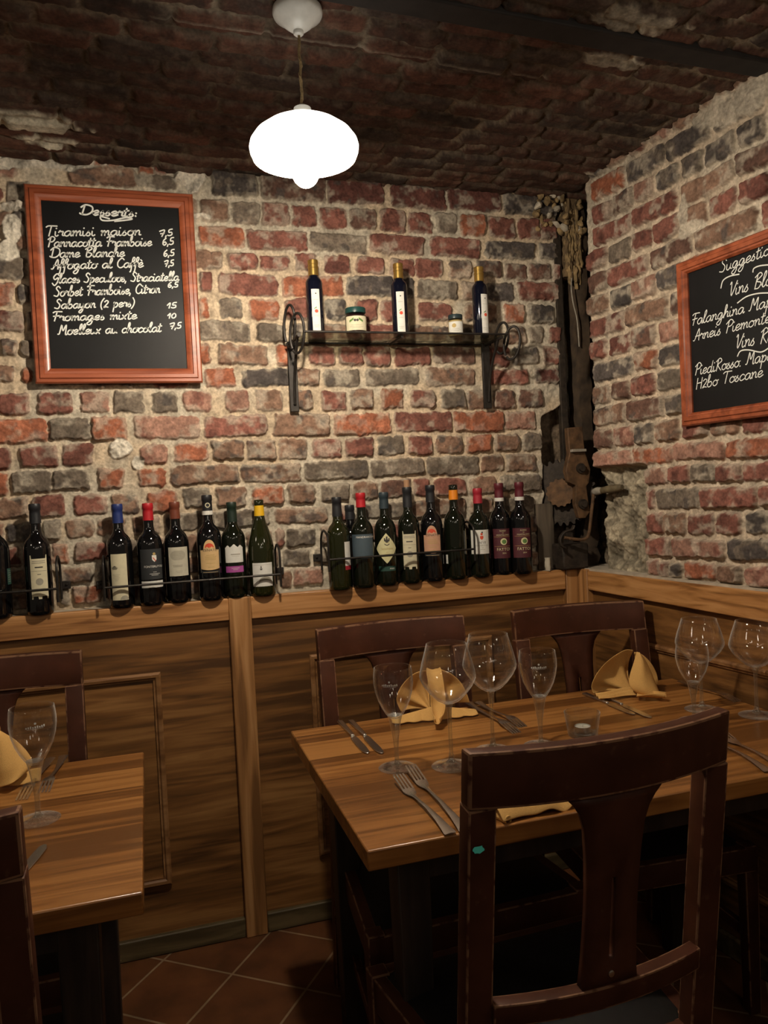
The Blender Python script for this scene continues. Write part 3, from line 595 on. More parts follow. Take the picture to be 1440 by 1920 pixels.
mb = MB(); rbox(mb, .03, 2.2, 0, .016, 0, .06); struct(mb.build('baseboard_right', M['skirt'], bevel=.004))

# ------------------------------------------------------------------ pendant lamp
LC = np.array((.353, 1.590))
pl = thing('pendant_lamp', 'lit white pendant lamp hanging on a brown cord from the brick ceiling', 'lamp', (LC[0], LC[1], 2.352))
mb = MB(); mb.lathe([(.002, 0), (.046, 0), (.0505, -.003), (.0515, -.012), (.049, -.018), (.040, -.024), (.030, -.034), (.018, -.044), (.0105, -.047), (.0105, -.053), (.007, -.056), (.002, -.056)], 40, cap0=False, cap1=False); mb.build('ceiling_rose', M['porcelain'], pl, angle=60)
mb = MB(); pts = [(.0012*math.sin(k*.9)*(k > 0), .001*math.cos(k*1.3)*(k > 0), -.05-k*.0075) for k in range(24)]; mb.tube(pts, .0028, 8)
mb.tube([(p[0]+.0026*math.cos(k*1.4), p[1]+.0026*math.sin(k*1.4), p[2]) for k, p in enumerate(pts)], .0018, 6); mb.build('cord', M['cord'], pl)
mb = MB(); mb.lathe([(.006, -.196), (.018, -.204), (.019, -.225), (.019, -.285), (.012, -.29)], 24); mb.build('lamp_holder', M['porcelain'], pl)
sh = [(.013, -.222), (.030, -.225), (.055, -.232), (.080, -.245), (.100, -.260), (.110, -.274), (.1125, -.284), (.111, -.294), (.106, -.305), (.104, -.303), (.107, -.291), (.108, -.283), (.105, -.274), (.096, -.262), (.077, -.249), (.053, -.237), (.030, -.230), (.014, -.228)]
mb = MB(); mb.lathe(sh, 64, cap0=False, cap1=False); mb.build('shade', M['opal'], pl, angle=80)
mb = MB(); prof = [(.012, -.288), (.016, -.296), (.022, -.306)]+[(.0285*math.cos(a), -.331-.034*math.sin(a)) for a in np.linspace(-.5, 1.5, 12)]
mb.lathe(prof, 32); mb.build('bulb', M['bulb'], pl, angle=80)

# ------------------------------------------------------------------ stroke handwriting
G = {
'a': (1.05, [[(.85,.85),(.5,1),(.15,.7),(.1,.3),(.35,0),(.65,.2),(.85,.8),(.85,.3),(.95,.02),(1.12,.2)]]), 'b': (.95, [[(0,.4),(.3,1.4),(.32,2.1),(.14,1.9),(.1,.4),(.3,0),(.65,.1),(.8,.5),(.6,.9),(.25,.75)]]),
'c': (.85, [[(.8,.8),(.5,1),(.15,.7),(.12,.25),(.4,0),(.85,.25)]]), 'd': (1.1, [[(.8,.85),(.45,1),(.12,.6),(.15,.15),(.45,0),(.75,.4),(.9,2.0),(.82,.3),(.98,0),(1.15,.2)]]),
'e': (.85, [[(.1,.4),(.5,.5),(.72,.78),(.5,1),(.18,.75),(.12,.3),(.4,0),(.9,.3)]]), 'f': (.62, [[(0,.3),(.35,.9),(.62,1.8),(.42,2.1),(.27,1.6),(.22,-.6),(.08,-.9)], [(.02,.85),(.65,.98)]]),
'g': (1.05, [[(.8,.85),(.45,1),(.12,.6),(.2,.1),(.5,.1),(.8,.75),(.78,-.5),(.45,-1),(.1,-.7),(.5,-.2),(1.1,.2)]]), 'h': (.95, [[(0,.3),(.38,1.5),(.32,2.1),(.16,1.8),(.12,0)], [(.12,.3),(.45,.95),(.7,.8),(.7,.12),(.98,.12)]]),
'i': (.5, [[(.1,.9),(.14,.2),(.32,0),(.52,.2)], [(.14,1.45),(.19,1.55)]]), 'l': (.55, [[(0,.3),(.42,1.5),(.36,2.1),(.16,1.7),(.14,.3),(.34,0),(.58,.2)]]),
'm': (1.25, [[(.03,.85),(.15,.97),(.15,.02)], [(.15,.4),(.4,.97),(.56,.8),(.56,.02)], [(.56,.4),(.86,.97),(1.02,.8),(1.02,.15),(1.25,.12)]]), 'n': (.92, [[(.03,.85),(.15,.97),(.15,.02)], [(.15,.4),(.45,.98),(.66,.8),(.68,.13),(.93,.12)]]),
'o': (.95, [[(.5,1),(.15,.75),(.12,.25),(.45,0),(.8,.3),(.75,.8),(.45,1),(.65,.82),(1.0,.92)]]), 'p': (.95, [[(.1,.9),(.22,1),(.18,-1)], [(.2,.5),(.5,1),(.8,.7),(.7,.15),(.4,0),(.2,.2)]]),
'r': (.72, [[(.02,.7),(.2,1.08),(.3,.85),(.58,.88),(.54,.2),(.8,.1)]]), 's': (.68, [[(0,.15),(.38,1),(.34,.72),(.58,.35),(.38,0),(.08,.1)]]), 't': (.62, [[(.28,1.7),(.2,.25),(.38,0),(.62,.2)], [(0,1.15),(.58,1.25)]]),
'u': (.95, [[(.08,.95),(.12,.2),(.4,0),(.65,.4),(.7,.95),(.7,.2),(.95,.08)]]), 'x': (.8, [[(.08,.95),(.62,.02)], [(.68,1),(.06,0)]]), 'y': (.95, [[(.08,.95),(.15,.3),(.4,.15),(.65,.5),(.7,.95),(.68,-.4),(.4,-1),(.1,-.8),(.5,-.2),(.95,.2)]]),
'D': (1.5, [[(.4,1.75),(.3,.1)], [(0,1.5),(.5,2.05),(1.3,1.7),(1.42,.7),(.9,.05),(.25,.08),(0,.3)]]), 'T': (1.15, [[(0,1.75),(.3,2.0),(1.35,1.95)], [(.65,1.95),(.5,.05)]]), 'P': (1.1, [[(.4,1.9),(.25,0)], [(0,1.5),(.6,2.1),(1.1,1.7),(.85,1.1),(.32,1.0)]]),
'F': (1.05, [[(0,1.75),(.35,2.0),(1.25,1.95)], [(.55,1.95),(.38,0)], [(.12,1.0),(.95,1.1)]]), 'B': (1.2, [[(.35,1.9),(.25,0)], [(0,1.6),(.6,2.1),(1.0,1.7),(.35,1.05),(1.05,.7),(.8,.05),(.22,.05)]]), 'A': (1.15, [[(0,.1),(.28,.2),(.8,2.0),(1.0,0)], [(.3,.75),(1.1,.8)]]),
'G': (1.1, [[(1.0,1.65),(.6,2),(.1,1.3),(.4,.75),(.9,1.15),(.95,.3),(.5,-.5),(0,0)]]), 'C': (1.05, [[(1.0,1.65),(.6,2.0),(.1,1.3),(.15,.4),(.6,0),(1.08,.3)]]), 'S': (1.05, [[(.95,1.65),(.55,2.05),(.25,1.6),(.8,.8),(.6,.05),(0,.2)]]),
'M': (1.5, [[(0,.15),(.25,.3),(.4,2),(.75,.8),(1.15,2),(1.25,.1),(1.5,.1)]]), 'V': (1.0, [[(0,1.65),(.2,1.9),(.45,0),(1.05,1.95)]]), 'R': (1.15, [[(.35,1.9),(.25,0)], [(0,1.6),(.6,2.1),(1.0,1.6),(.4,1.0),(1.1,0)]]), 'H': (1.1, [[(.1,1.9),(.1,0)], [(.1,1.0),(.9,1.05)], [(.9,1.9),(.9,0)]]),
'0': (.85, [[(.45,1.4),(.12,.9),(.15,.2),(.45,0),(.75,.4),(.7,1.1),(.45,1.4)]]), '1': (.6, [[(0,.8),(.4,1.45),(.3,0)]]), '2': (.85, [[(.08,1.2),(.4,1.5),(.7,1.1),(.1,.05),(.4,.15),(.8,.05)]]), '5': (.8, [[(.7,1.5),(.25,1.4),(.2,.8),(.6,.75),(.65,.2),(.3,0),(.02,.15)]]),
'6': (.8, [[(.6,1.5),(.2,1.0),(.12,.3),(.4,0),(.68,.35),(.45,.7),(.15,.4)]]), '7': (.8, [[(.0,1.3),(.3,1.45),(.75,1.4),(.35,0)], [(.15,.7),(.7,.75)]]), ',': (.4, [[(.2,.1),(.1,-.35)]]), '.': (.35, [[(.12,.0),(.17,.1)]]), ':': (.5, [[(.2,.15),(.24,.25)], [(.2,.75),(.24,.85)]]),
'(': (.6, [[(.5,2.0),(.15,1.2),(.15,.3),(.4,-.4)]]), ')': (.6, [[(.1,2.0),(.45,1.2),(.4,.3),(.1,-.4)]]), ' ': (.75, [])}
G['è'] = (.85, G['e'][1]+[[(.3,1.6),(.55,1.3)]])
def ribbon(mb, pts, w, place):
    """a flat pen stroke; place maps 2-D to the board"""
    P = [np.array(p) for p in pts]; n = len(P); v = []
    for i, p in enumerate(P):
        t = P[min(i+1, n-1)]-P[max(i-1, 0)]; l = np.hypot(*t) or 1e-9; nn = np.array((-t[1], t[0]))/l*w/2
        if i == 0: p = p-t/l*w*.3
        if i == n-1: p = p+t/l*w*.3
        v += [place(*(p+nn)), place(*(p-nn))]
    mb.add(v, [(2*i, 2*i+1, 2*i+3, 2*i+2) for i in range(n-1)])
def write(mb, text, a, b, xh, pen, place):
    """handwritten line from a to b (2-D baseline ends), x-height xh"""
    a, b = np.array(a), np.array(b); d = b-a; L_ = np.hypot(*d); ex = d/L_; ey = np.array((-ex[1], ex[0]))
    tot = sum(G[ch][0] for ch in text); s = L_/tot; x = 0
    for ch in text:
        adv, st = G[ch]
        for q in st:
            pts = [a+ex*s*(x+px+.26*py*xh/s)+ey*xh*py for px, py in q]
            ribbon(mb, smooth_pts(pts, 5), pen, place)
        x += adv
def board(name, label, width, height, origin, ex, nrm, lines, fw=.043):
    """framed chalkboard: origin = lower left corner on the wall side, ex = along, nrm = out of the wall"""
    ex, nrm, origin = np.array(ex), np.array(nrm), np.array(origin)
    rt = thing(name, label, 'chalkboard', origin)
    def pl_(u, v_, o): p = ex*u+nrm*o; return (p[0], p[1], v_)
    prof = [(0, 0), (0, .016), (.004, .021), (.012, .021), (.015, .025), (.025, .025), (.027, .021), (.031, .020), (fw, .013), (fw, .006)]
    v = []; f = []
    for i, o_ in prof:
        for a, b in ((i, i), (width-i, i), (width-i, height-i), (i, height-i)): v.append(pl_(a, b, o_))
    for j in range(len(prof)-1):
        for k in range(4): f.append((j*4+k, j*4+(k+1) % 4, j*4+4+(k+1) % 4, j*4+4+k))
    f.append((3, 2, 1, 0))
    mb = MB(); mb.add(v, f); mb.build('frame', M['frame_red'], rt, angle=25)
    mb = MB(); q = fw-.004; mb.add([pl_(q, q, .008), pl_(width-q, q, .008), pl_(width-q, height-q, .008), pl_(q, height-q, .008)], [(0, 1, 2, 3)])
    sl = mb.build('slate', M['slate'], rt, smooth=False)
    for ln in lines:
        mb = MB(); ln(mb, lambda u, v_: pl_(u, v_, .0088)); mb.build('lettering', M['chalk'], sl, smooth=False, recalc=False)
    return rt
YBD = 2.425                                                       # face of the dessert board
p00 = aty(68, 718, YBD); p10 = aty(382, 716, YBD); p01 = aty(40, 340, YBD); p11 = aty(360, 362, YBD)
bx0, bx1 = (p00[0]+p01[0])/2, (p10[0]+p11[0])/2; bz0, bz1 = (p00[2]+p10[2])/2, (p01[2]+p11[2])/2
ORG = (bx0, 2.452, bz0)
def bl(x, y): p = aty(x, y, 2.443); return (p[0]-bx0, p[2]-bz0)
PXM = 2.45/F_PX
def L1(t, x0, y0, x1, y1, xh=10.5, pen=2.1): return lambda mb, pl_: write(mb, t, bl(x0, y0), bl(x1, y1), .8*xh*PXM, pen*PXM, pl_)
def S1(pts, pen=2.6): return lambda mb, pl_: ribbon(mb, smooth_pts([bl(*p) for p in pts], 6), pen*PXM, pl_)
board('menu_chalkboard', 'black dessert chalkboard in a reddish wood frame on the brick wall left of the lamp', bx1-bx0, bz1-bz0, ORG, (1, 0, 0), (0, -1, 0), [
    L1('Desserts:', 149, 402, 258, 407, 10.5, 2.8), S1([(205, 410), (189, 406), (192, 413), (212, 413), (236, 408), (247, 411), (215, 415)], 2.6),
    L1('Tiramisi maison', 84, 443, 264, 441, 11), L1('7,5', 299, 444, 324, 441, 9), L1('Pannacotta Framboise', 88, 463, 284, 461, 10.5), L1('6,5', 304, 460, 326, 458, 10),
    L1('Dame Blanche', 93, 483, 233, 481, 10.5), L1('6,5', 306, 481, 327, 479, 9), L1('Affogato al Caffè', 96, 505, 268, 501, 10.5), L1('7,5', 308, 500, 326, 498, 8.5),
    L1('Glaces Speculoos, Straciatella', 98, 531, 335, 526, 10), L1('6,5', 314, 539, 334, 538, 7.5), L1('Sorbet Framboise, Citron', 101, 556, 300, 549, 10.5),
    L1('Sabayon (2 pers)', 102, 579, 252, 575, 10), L1('15', 313, 578, 331, 577, 8), L1('Fromages mixte', 97, 602, 256, 598, 10), L1('10', 314, 597, 330, 596, 7.5), L1('Moelleux au chocolat', 108, 628, 302, 622, 10.5), L1('7,5', 318, 617, 340, 615, 8.5)])
RO = .020
def rp(x, y, off=RO+.012): p = on_right(x, y, off); return (p-RP) @ RD, p[2]
ul0, zt = rp(1263, 496, RO+.022); ul1, zb = rp(1279, 800, RO+.022); ul = (ul0+ul1)/2
RW = .60
ro = RP+RD*ul+RN*RO; ro[2] = zb
def br(x, y): u, z_ = rp(x, y); return (u-ul, z_-zb)
PXR = 2.12/F_PX
def L2(t, x0, y0, x1, y1, xh=14, pen=1.75): return lambda mb, pl_: write(mb, t, br(x0, y0), br(x1, y1), .82*xh*PXR, pen*PXR, pl_)
def S2(pts, pen=2.2): return lambda mb, pl_: ribbon(mb, smooth_pts([br(*p) for p in pts], 6), pen*PXR, pl_)
board('wine_chalkboard', 'black wine suggestions chalkboard in a reddish wood frame on the right brick wall', RW, zt-zb, ro, RD, RN, [
    L2('Suggestio', 1347, 512, 1441, 477, 13), S2([(1350, 540), (1354, 526), (1366, 518), (1384, 514)]), S2([(1410, 510), (1412, 503), (1424, 498), (1446, 496)]), L2('Vins Bla', 1364, 556, 1446, 533, 15), S2([(1381, 568), (1398, 556), (1420, 550), (1446, 549)]),
    L2('Falanghina Map', 1294, 611, 1445, 574, 13), L2('Arneis Piemonte', 1298, 640, 1442, 604, 13), L2('Vins Ro', 1376, 654, 1448, 640, 15), S2([(1381, 668), (1387, 658), (1402, 656), (1425, 660), (1440, 652)]),
    L2('PiediRosso. Mapo', 1300, 704, 1446, 675, 13), L2('H2bo Toscane', 1303, 730, 1428, 706, 13)], fw=.036)

# ------------------------------------------------------------------ print on labels
def text_mesh(s):
    cu = bpy.data.curves.new('t', 'FONT'); cu.body = s; cu.resolution_u = 3; cu.align_x = 'CENTER'
    ob = bpy.data.objects.new('t', cu); COL.objects.link(ob); me = ob.to_mesh()
    v = [(q.co.x, q.co.y) for q in me.vertices]; f = [tuple(p.vertices) for p in me.polygons]
    ob.to_mesh_clear(); bpy.data.objects.remove(ob); bpy.data.curves.remove(cu)
    return v, f
def cyl(r, th0):
    """label-space (arc length from label centre, height) to the bottle's surface"""
    return lambda s, z_, lift=0.: ((r+lift)*math.sin(th0+s/r), -(r+lift)*math.cos(th0+s/r), z_)
def paper(mb, place, w, lo, hi, n=20, m=0, c=0.):
    v = []
    for i in range(n+1):
        t = -1+2*i/n; s = c+t*w/2
        v += [place(s, lo(t) if callable(lo) else lo), place(s, hi(t) if callable(hi) else hi)]
    mb.add(v, [(2*i, 2*i+2, 2*i+3, 2*i+1) for i in range(n)], m)
def lettering(mb, s, place, c, z_, h, m=0, wide=1.):
    v, f = text_mesh(s); k = h/.69
    mb.add([place(c+x*k*wide, z_+y*k, .0005) for x, y in v], f, m)
def lines_(mb, place, c, zs, w, h=.0008, m=0):
    for z_, q in zs: paper(mb, lambda s, zz, lift=0: place(s, zz, .0004), w*q, z_, z_+h, 6, m, c)
def disc(mb, place, c, z_, r, m=0, n=20, lift=.0005, a0=0., a1=2*math.pi):
    v = [place(c, z_, lift)]+[place(c+r*math.cos(a0+(a1-a0)*k/n), z_+r*math.sin(a0+(a1-a0)*k/n), lift) for k in range(n+1)]
    mb.add(v, [(0, k+1, k+2) for k in range(n)], m)
def bottle_prof(kind, h, r):
    if kind == 'burgundy':
        p = [(r*.90, 0), (r*.98, .004), (r, .012), (r, .46*h), (r*.985, .50*h), (r*.92, .56*h), (r*.80, .63*h), (r*.64, .70*h), (r*.49, .765*h), (r*.40, .82*h), (.0152, .87*h), (.0140, .93*h)]
    elif kind == 'low':
        p = [(r*.90, 0), (r*.98, .004), (r, .012), (r, .615*h), (r*.97, .645*h), (r*.88, .675*h), (r*.70, .71*h), (r*.53, .74*h), (.0158, .775*h), (.0142, .82*h), (.0138, .94*h)]
    else:
        p = [(r*.90, 0), (r*.98, .004), (r, .012), (r, .585*h), (r*.985, .61*h), (r*.93, .64*h), (r*.83, .67*h), (r*.69, .695*h), (r*.54, .715*h), (.0162, .735*h), (.0145, .77*h), (.0138, .94*h)]
    return p+[(.0138, h-.017), (.0152, h-.016), (.0152, h-.004), (.0140, h-.001), (.0118, h)]
BOT_GROUP = 'wine bottles along the wainscot ledge'
def bottle(px, base_y, label, kind='bordeaux', h=.305, r=.0365, glass='bottle', foil=None, fl=.055, collar=None, th=None, art=None, bare_lip=False, y=2.41, cork=False, z0=ZL+.0012, emblem=None, dusty=False):
    p = aty(px, base_y, y)
    rt = thing('wine_bottle', label, 'bottle', (p[0], y, z0), 0, BOT_GROUP)
    mb = MB(); mb.lathe(bottle_prof(kind, h, r), 40); gl = mb.build('bottle_glass', M[glass], rt, angle=50)
    if foil:
        top = h+.0008 if not bare_lip else h-.017
        fp = [(.0146+(.0012 if kind != 'burgundy' else .0016), h-fl), (.0150, h-fl*.5), (.0146, h-.018)]
        if not bare_lip: fp += [(.0160, h-.0165), (.0160, h-.003), (.0146, top), (.010, top+.0002)]
        mb = MB(); mb.lathe(fp, 32, cap0=False, cap1=not bare_lip); cp = mb.build('capsule', M[foil], rt, angle=50)
        mb = MB(); t0 = math.atan2(-p[0], y)
        if collar:
            mb.lathe([(.0166, h-fl+.001), (.0162, h-fl+.013)], 32, cap0=False, cap1=False); mb.build('neck_band', M[collar], rt)
        if emblem:
            mb = MB(); pl_ = cyl(.0152, t0+.1); disc(mb, pl_, 0, h-.030, .0075, 0, lift=.0008); disc(mb, pl_, 0, h-.030, .0048, 1, lift=.0012); mb.build('emblem', [M[emblem], M[foil]], cp, recalc=False)
    if cork:
        mb = MB(); mb.lathe([(.0088, h-.01), (.0092, h+.02), (.0085, h+.024)], 20); mb.build('cork', M['cork'], rt)
    if dusty:
        # dust lying on the shoulder
        pr = [q for q in bottle_prof(kind, h, r) if .60*h < q[1] < .735*h]
        mb = MB(); v = []
        n = 30
        for q in pr:
            for k in range(n+1): a = math.pi*(.02+.96*k/n); v.append(((q[0]+.0004)*math.cos(a), (q[0]+.0004)*math.sin(a), q[1]))
        mb.add(v, [(j*(n+1)+k, j*(n+1)+k+1, (j+1)*(n+1)+k+1, (j+1)*(n+1)+k) for j in range(len(pr)-1) for k in range(n)]); mb.build('shoulder_dust', M['dust'], rt)
    if art:
        t0 = math.atan2(-p[0], y)+(th or 0.)
        art(rt, cyl(r+.0006, t0), r, h)
    return rt
def label_part(rt, pieces, mats, prints=None, pmats=None):
    first = None
    for k, q in enumerate(pieces):
        mb = MB(); q(mb); o = mb.build('label', [M[c] for c in mats], rt, recalc=False); first = first or o
    if prints:
        for q in prints:
            mb = MB(); q(mb)
            if mb.v: mb.build('print', [M[k] for k in pmats], first, recalc=False, smooth=False)
    return first
def art_cream(rt, P, r, h):       # tall cream label with a faint sketch
    label_part(rt, [lambda m: paper(m, P, .047, .024, .158)], ['paper_cream'],
               [lambda m: lines_(m, P, -.012, [(.122, .25), (.120, .5), (.117, .8), (.114, .6)], .022, .0018, 0), lambda m: lines_(m, P, -.008, [(.098, 1), (.094, .7), (.089, .9), (.085, .6), (.081, .4)], .022, .0007, 1),
                lambda m: disc(m, P, .012, .025, .012, 1, a0=0, a1=math.pi), lambda m: lines_(m, P, 0, [(.048, .9), (.044, .5)], .04, .0007, 1)], ['ink_dark', 'ink_grey'])
def art_fonte(rt, P, r, h):
    label_part(rt, [lambda m: paper(m, P, .070, .077, .166, m=0), lambda m: paper(m, P, .070, .053, .0725, m=1)], ['paper_black', 'paper_white'],
               [lambda m: lettering(m, 'FONTERUTOLI', P, .006, .112, .0060, 0), lambda m: paper(m, lambda s, z_, l=0: P(s, z_, .0004), .013, lambda t: .128+.007*abs(t), .148, 8, 0, .008),
                lambda m: paper(m, lambda s, z_, l=0: P(s, z_, .0008), .008, lambda t: .134-.005*t, lambda t: .138-.005*t, 4, 1, .008), lambda m: disc(m, P, .008, .152, .004, 2), lambda m: lines_(m, P, .008, [(.098, .3), (.093, .9), (.089, .6)], .034, .0010, 0)], ['ink_white', 'ink_red', 'ink_gold'])
def art_chateau(rt, P, r, h):
    label_part(rt, [lambda m: paper(m, P, .062, .080, .166)], ['paper_grey'],
               [lambda m: lines_(m, P, -.002, [(.128+k*.0026, math.sqrt(max(.05, 1-((k-5)/6.)**2))) for k in range(11)], .046, .0013, 0), lambda m: lines_(m, P, -.004, [(.111, .8), (.107, .75)], .036, .0022, 0), lambda m: lines_(m, P, 0, [(.094, .5), (.090, .4)], .04, .0008, 0)], ['ink_grey'])
def art_arch(paper_col):
    def art(rt, P, r, h):
        up = lambda t: .152+(.031*math.sqrt(max(0, 1-(t/.62)**2)) if abs(t) < .62 else 0)
        label_part(rt, [lambda m: paper(m, P, .060, lambda t: .092+.004*t*t, up, 28), lambda m: paper(m, P, .056, .083, .0895, m=1)], [paper_col, 'paper_black'],
                   [lambda m: disc(m, P, 0, .159, .0135, 0, a0=0, a1=math.pi), lambda m: lettering(m, 'ZENATO', P, .002, .1485, .0072, 1, 1.1), lambda m: lines_(m, P, .002, [(.136, .55), (.131, .8), (.127, .7), (.123, .75), (.1115, .6), (.1, .4)], .044, .0013, 2),
                    lambda m: lines_(m, P, 0, [(.085, .9)], .05, .0009, 3)], ['ink_red', 'ink_dark', 'ink_gold', 'paper_tan'])
    return art
def art_wavy(rt, P, r, h):
    up = lambda t: .157+.0035*math.cos(t*9.4)+(.003 if abs(t) < .35 else 0)
    label_part(rt, [lambda m: paper(m, P, .058, .108, up, 30, 0), lambda m: paper(m, P, .058, .078, .097, 20, 1)], ['paper_white', 'paper_magenta'],
               [lambda m: lines_(m, P, .004, [(.1315, .85)], .034, .0028, 0), lambda m: lines_(m, P, .004, [(.127, .7)], .034, .0007, 0), lambda m: lines_(m, P, .002, [(.0905, .8), (.086, .5)], .03, .0010, 1)], ['ink_grey', 'paper_white'])
def art_bow(rt, P, r, h):
    label_part(rt, [lambda m: paper(m, P, .066, .030, .102)], ['paper_white'],
               [lambda m: paper(m, lambda s, z_, l=0: P(s, z_, .0004), .044, lambda t: .036+.012*math.sqrt(max(0, 1-t*t))-.0, lambda t: .040+.020*math.sqrt(max(0, 1-t*t)), 18, 0, .008),
                lambda m: lines_(m, P, -.004, [(.080, .2), (.083, .25), (.087, .15), (.09, .1)], .03, .0022, 1), lambda m: lines_(m, P, 0, [(.0955, 1)], .054, .0006, 0), lambda m: lines_(m, P, -.015, [(.052, .4), (.048, .5)], .03, .0006, 0)], ['ink_grey', 'ink_dark'])
def art_estate(rt, P, r, h):      # cream label with side tabs
    up = lambda t: .170 if abs(t) > .86 else .160
    lo = lambda t: .046 if abs(t) > .82 or abs(t) < .18 else .054
    label_part(rt, [lambda m: paper(m, P, .046, lo, up, 34)], ['paper_cream'],
               [lambda m: lines_(m, P, 0, [(.152, .9), (.147, .95)], .038, .0022, 1), lambda m: lines_(m, P, 0, [(.134, .55)], .038, .0035, 0), lambda m: lines_(m, P, 0, [(.125, 1)], .042, .0006, 0), lambda m: lines_(m, P, 0, [(.115, .25)], .038, .0016, 0),
                lambda m: disc(m, P, 0, .095, .010, 1), lambda m: lines_(m, P, 0, [(.075, .8), (.070, .6)], .038, .0008, 1)], ['ink_dark', 'ink_grey'])
def art_mandra(rt, P, r, h):
    label_part(rt, [lambda m: paper(m, P, .082, .094, .170)], ['paper_slate'], [lambda m: lettering(m, 'MANDRAROSSA', P, .012, .158, .0062, 0, 1.0)], ['ink_white'])
def art_diamond(rt, P, r, h):
    up = lambda t: .118+.050*(1-abs(t))**.85; lo = lambda t: .118-.048*(1-abs(t))**.85
    label_part(rt, [lambda m: paper(m, P, .074, lo, up, 26, 0), lambda m: paper(m, P, .06, .046, .062, 16, 1)], ['paper_yellowish', 'paper_green'],
               [lambda m: disc(m, P, .002, .143, .006, 1), lambda m: paper(m, lambda s, z_, l=0: P(s, z_, .0006), .016, lambda t: .128+.004*t*t, lambda t: .1305+.005*t*t, 8, 1, .002), lambda m: paper(m, lambda s, z_, l=0: P(s, z_, .0006), .005, .138, .157, 4, 1, .002),
                lambda m: paper(m, lambda s, z_, l=0: P(s, z_, .0006), .004, .142, .152, 4, 1, -.005), lambda m: paper(m, lambda s, z_, l=0: P(s, z_, .0006), .004, .142, .152, 4, 1, .009),
                lambda m: lettering(m, 'SensiNova', P, .002, .1145, .0072, 0, .9), lambda m: lines_(m, P, .002, [(.106, .25), (.1, .5), (.095, .35)], .03, .0010, 0), lambda m: lettering(m, 'MAN', P, .016, .051, .0052, 2)], ['ink_gold', 'ink_dark', 'ink_white'])
def art_n10(rt, P, r, h):
    label_part(rt, [lambda m: paper(m, P, .068, .078, .158)], ['paper_white'],
               [lambda m: lettering(m, 'N°10', P, .008, .112, .0075, 0), lambda m: lettering(m, 'FONTERUTOLI', P, .006, .104, .0042, 2, 1.15), lambda m: paper(m, lambda s, z_, l=0: P(s, z_, .0006), .011, lambda t: .125+.005*abs(t), .138, 6, 1, .006), lambda m: disc(m, P, .006, .144, .004, 1),
                lambda m: disc(m, P, .008, .1495, .0028, 0), lambda m: lines_(m, P, .008, [(.092, .5), (.098, .2)], .034, .0012, 2)], ['ink_dark', 'ink_red', 'ink_grey'])
def art_fattoi(rt, P, r, h):
    label_part(rt, [lambda m: paper(m, P, .068, .056, .156)], ['paper_maroon'],
               [lambda m: lettering(m, 'ROSSO', P, .006, .1465, .0048, 0), lambda m: lettering(m, 'DI', P, .006, .140, .0036, 0), lambda m: lettering(m, 'MONTALCINO', P, .006, .1325, .0046, 0), lambda m: lines_(m, P, .003, [(.1285, 1), (.096, 1)], .058, .0009, 2),
                lambda m: disc(m, P, .008, .1125, .0115, 0), lambda m: disc(m, P, .009, .112, .0075, 1, lift=.0009), lambda m: lettering(m, 'FATTOI', P, .007, .0815, .0098, 0), lambda m: lettering(m, '2014', P, .008, .071, .0046, 0)], ['paper_yellowish', 'ink_green', 'ink_gold'])
def art_side(w1_, c1_, red=True):
    def art(rt, P, r, h):
        pc = [lambda m: paper(m, P, w1_, .075, .150, 14, 0, c1_)]
        if red: pc.append(lambda m: paper(m, P, w1_, .062, .0745, 14, 1, c1_)); pc.append(lambda m: paper(m, P, .012, .056, .13, 8, 0, -.042))
        label_part(rt, pc, ['paper_white', 'foil_wine'])
    return art
def art_back(rt, P, r, h):
    label_part(rt, [lambda m: paper(m, P, .012, .052, .082, 8, 0, -.036), lambda m: paper(m, P, .014, .080, .165, 8, 1, .050)], ['paper_white', 'paper_cream'])
def art_teal(rt, P, r, h):
    label_part(rt, [lambda m: paper(m, P, .018, .092, .137, 10, 0, .040)], ['paper_green'], [lambda m: lines_(m, P, .040, [(.1+.006*k, .8) for k in range(6)], .015, .001, 0)], ['ink_grey'])
bottle(-2, 1160, 'dark wine bottle cut by the left edge of the photo, teal back label turned aside', h=.316, r=.038, foil='foil_black', glass='bottle_black', art=art_teal)
bottle(77, 1157, 'dark wine bottle with cream estate label and black cap, behind the leftmost guard rail', h=.314, foil='foil_black', glass='bottle_black', art=art_estate, th=.05)
bottle(230, 1138, 'wine bottle with a blue cap and a tall cream sketch label', h=.302, foil='foil_navy', glass='bottle_black', art=art_cream, th=-.12)
bottle(287, 1136, 'wine bottle with a red cap and a black crested label, beside the blue-capped one', h=.300, foil='foil_red', fl=.050, art=art_fonte, th=.08, glass='bottle_black')
bottle(337, 1132, 'wine bottle with a copper cap and a pale grey engraved label', h=.300, foil='foil_copper', fl=.050, art=art_chateau, th=.12, y=2.424, glass='bottle_black')
bottle(398, 1128, 'taller wine bottle with round cap emblem and tan arched sun label', h=.316, foil='foil_black', fl=.060, collar='paper_white', emblem='paper_cream', art=art_arch('paper_tan'), th=.0, glass='bottle_black')
bottle(443, 1123, 'wine bottle with green cap, wavy white label and magenta band', kind='low', h=.291, r=.0365, foil='foil_green', fl=.060, art=art_wavy, th=.03, y=2.424)
bottle(494, 1115, 'olive wine bottle with yellow cap and sloping shoulders, right end of its rail', kind='burgundy', h=.295, r=.0400, glass='bottle_olive', foil='foil_yellow', fl=.050, bare_lip=True, art=art_bow, th=.03, y=2.415)
bottle(639, 1103, 'green wine bottle with black cap at the left end of the right hand guard rail', y=2.392, h=.290, foil='foil_black', fl=.060, art=art_side(.03, .034), glass='bottle_olive', th=.0, r=.0355)
bottle(684, 1099, 'wine bottle with a red cap and plain slate blue label', h=.300, foil='foil_red', fl=.045, art=art_mandra, th=-.02, r=.0355, y=2.392)
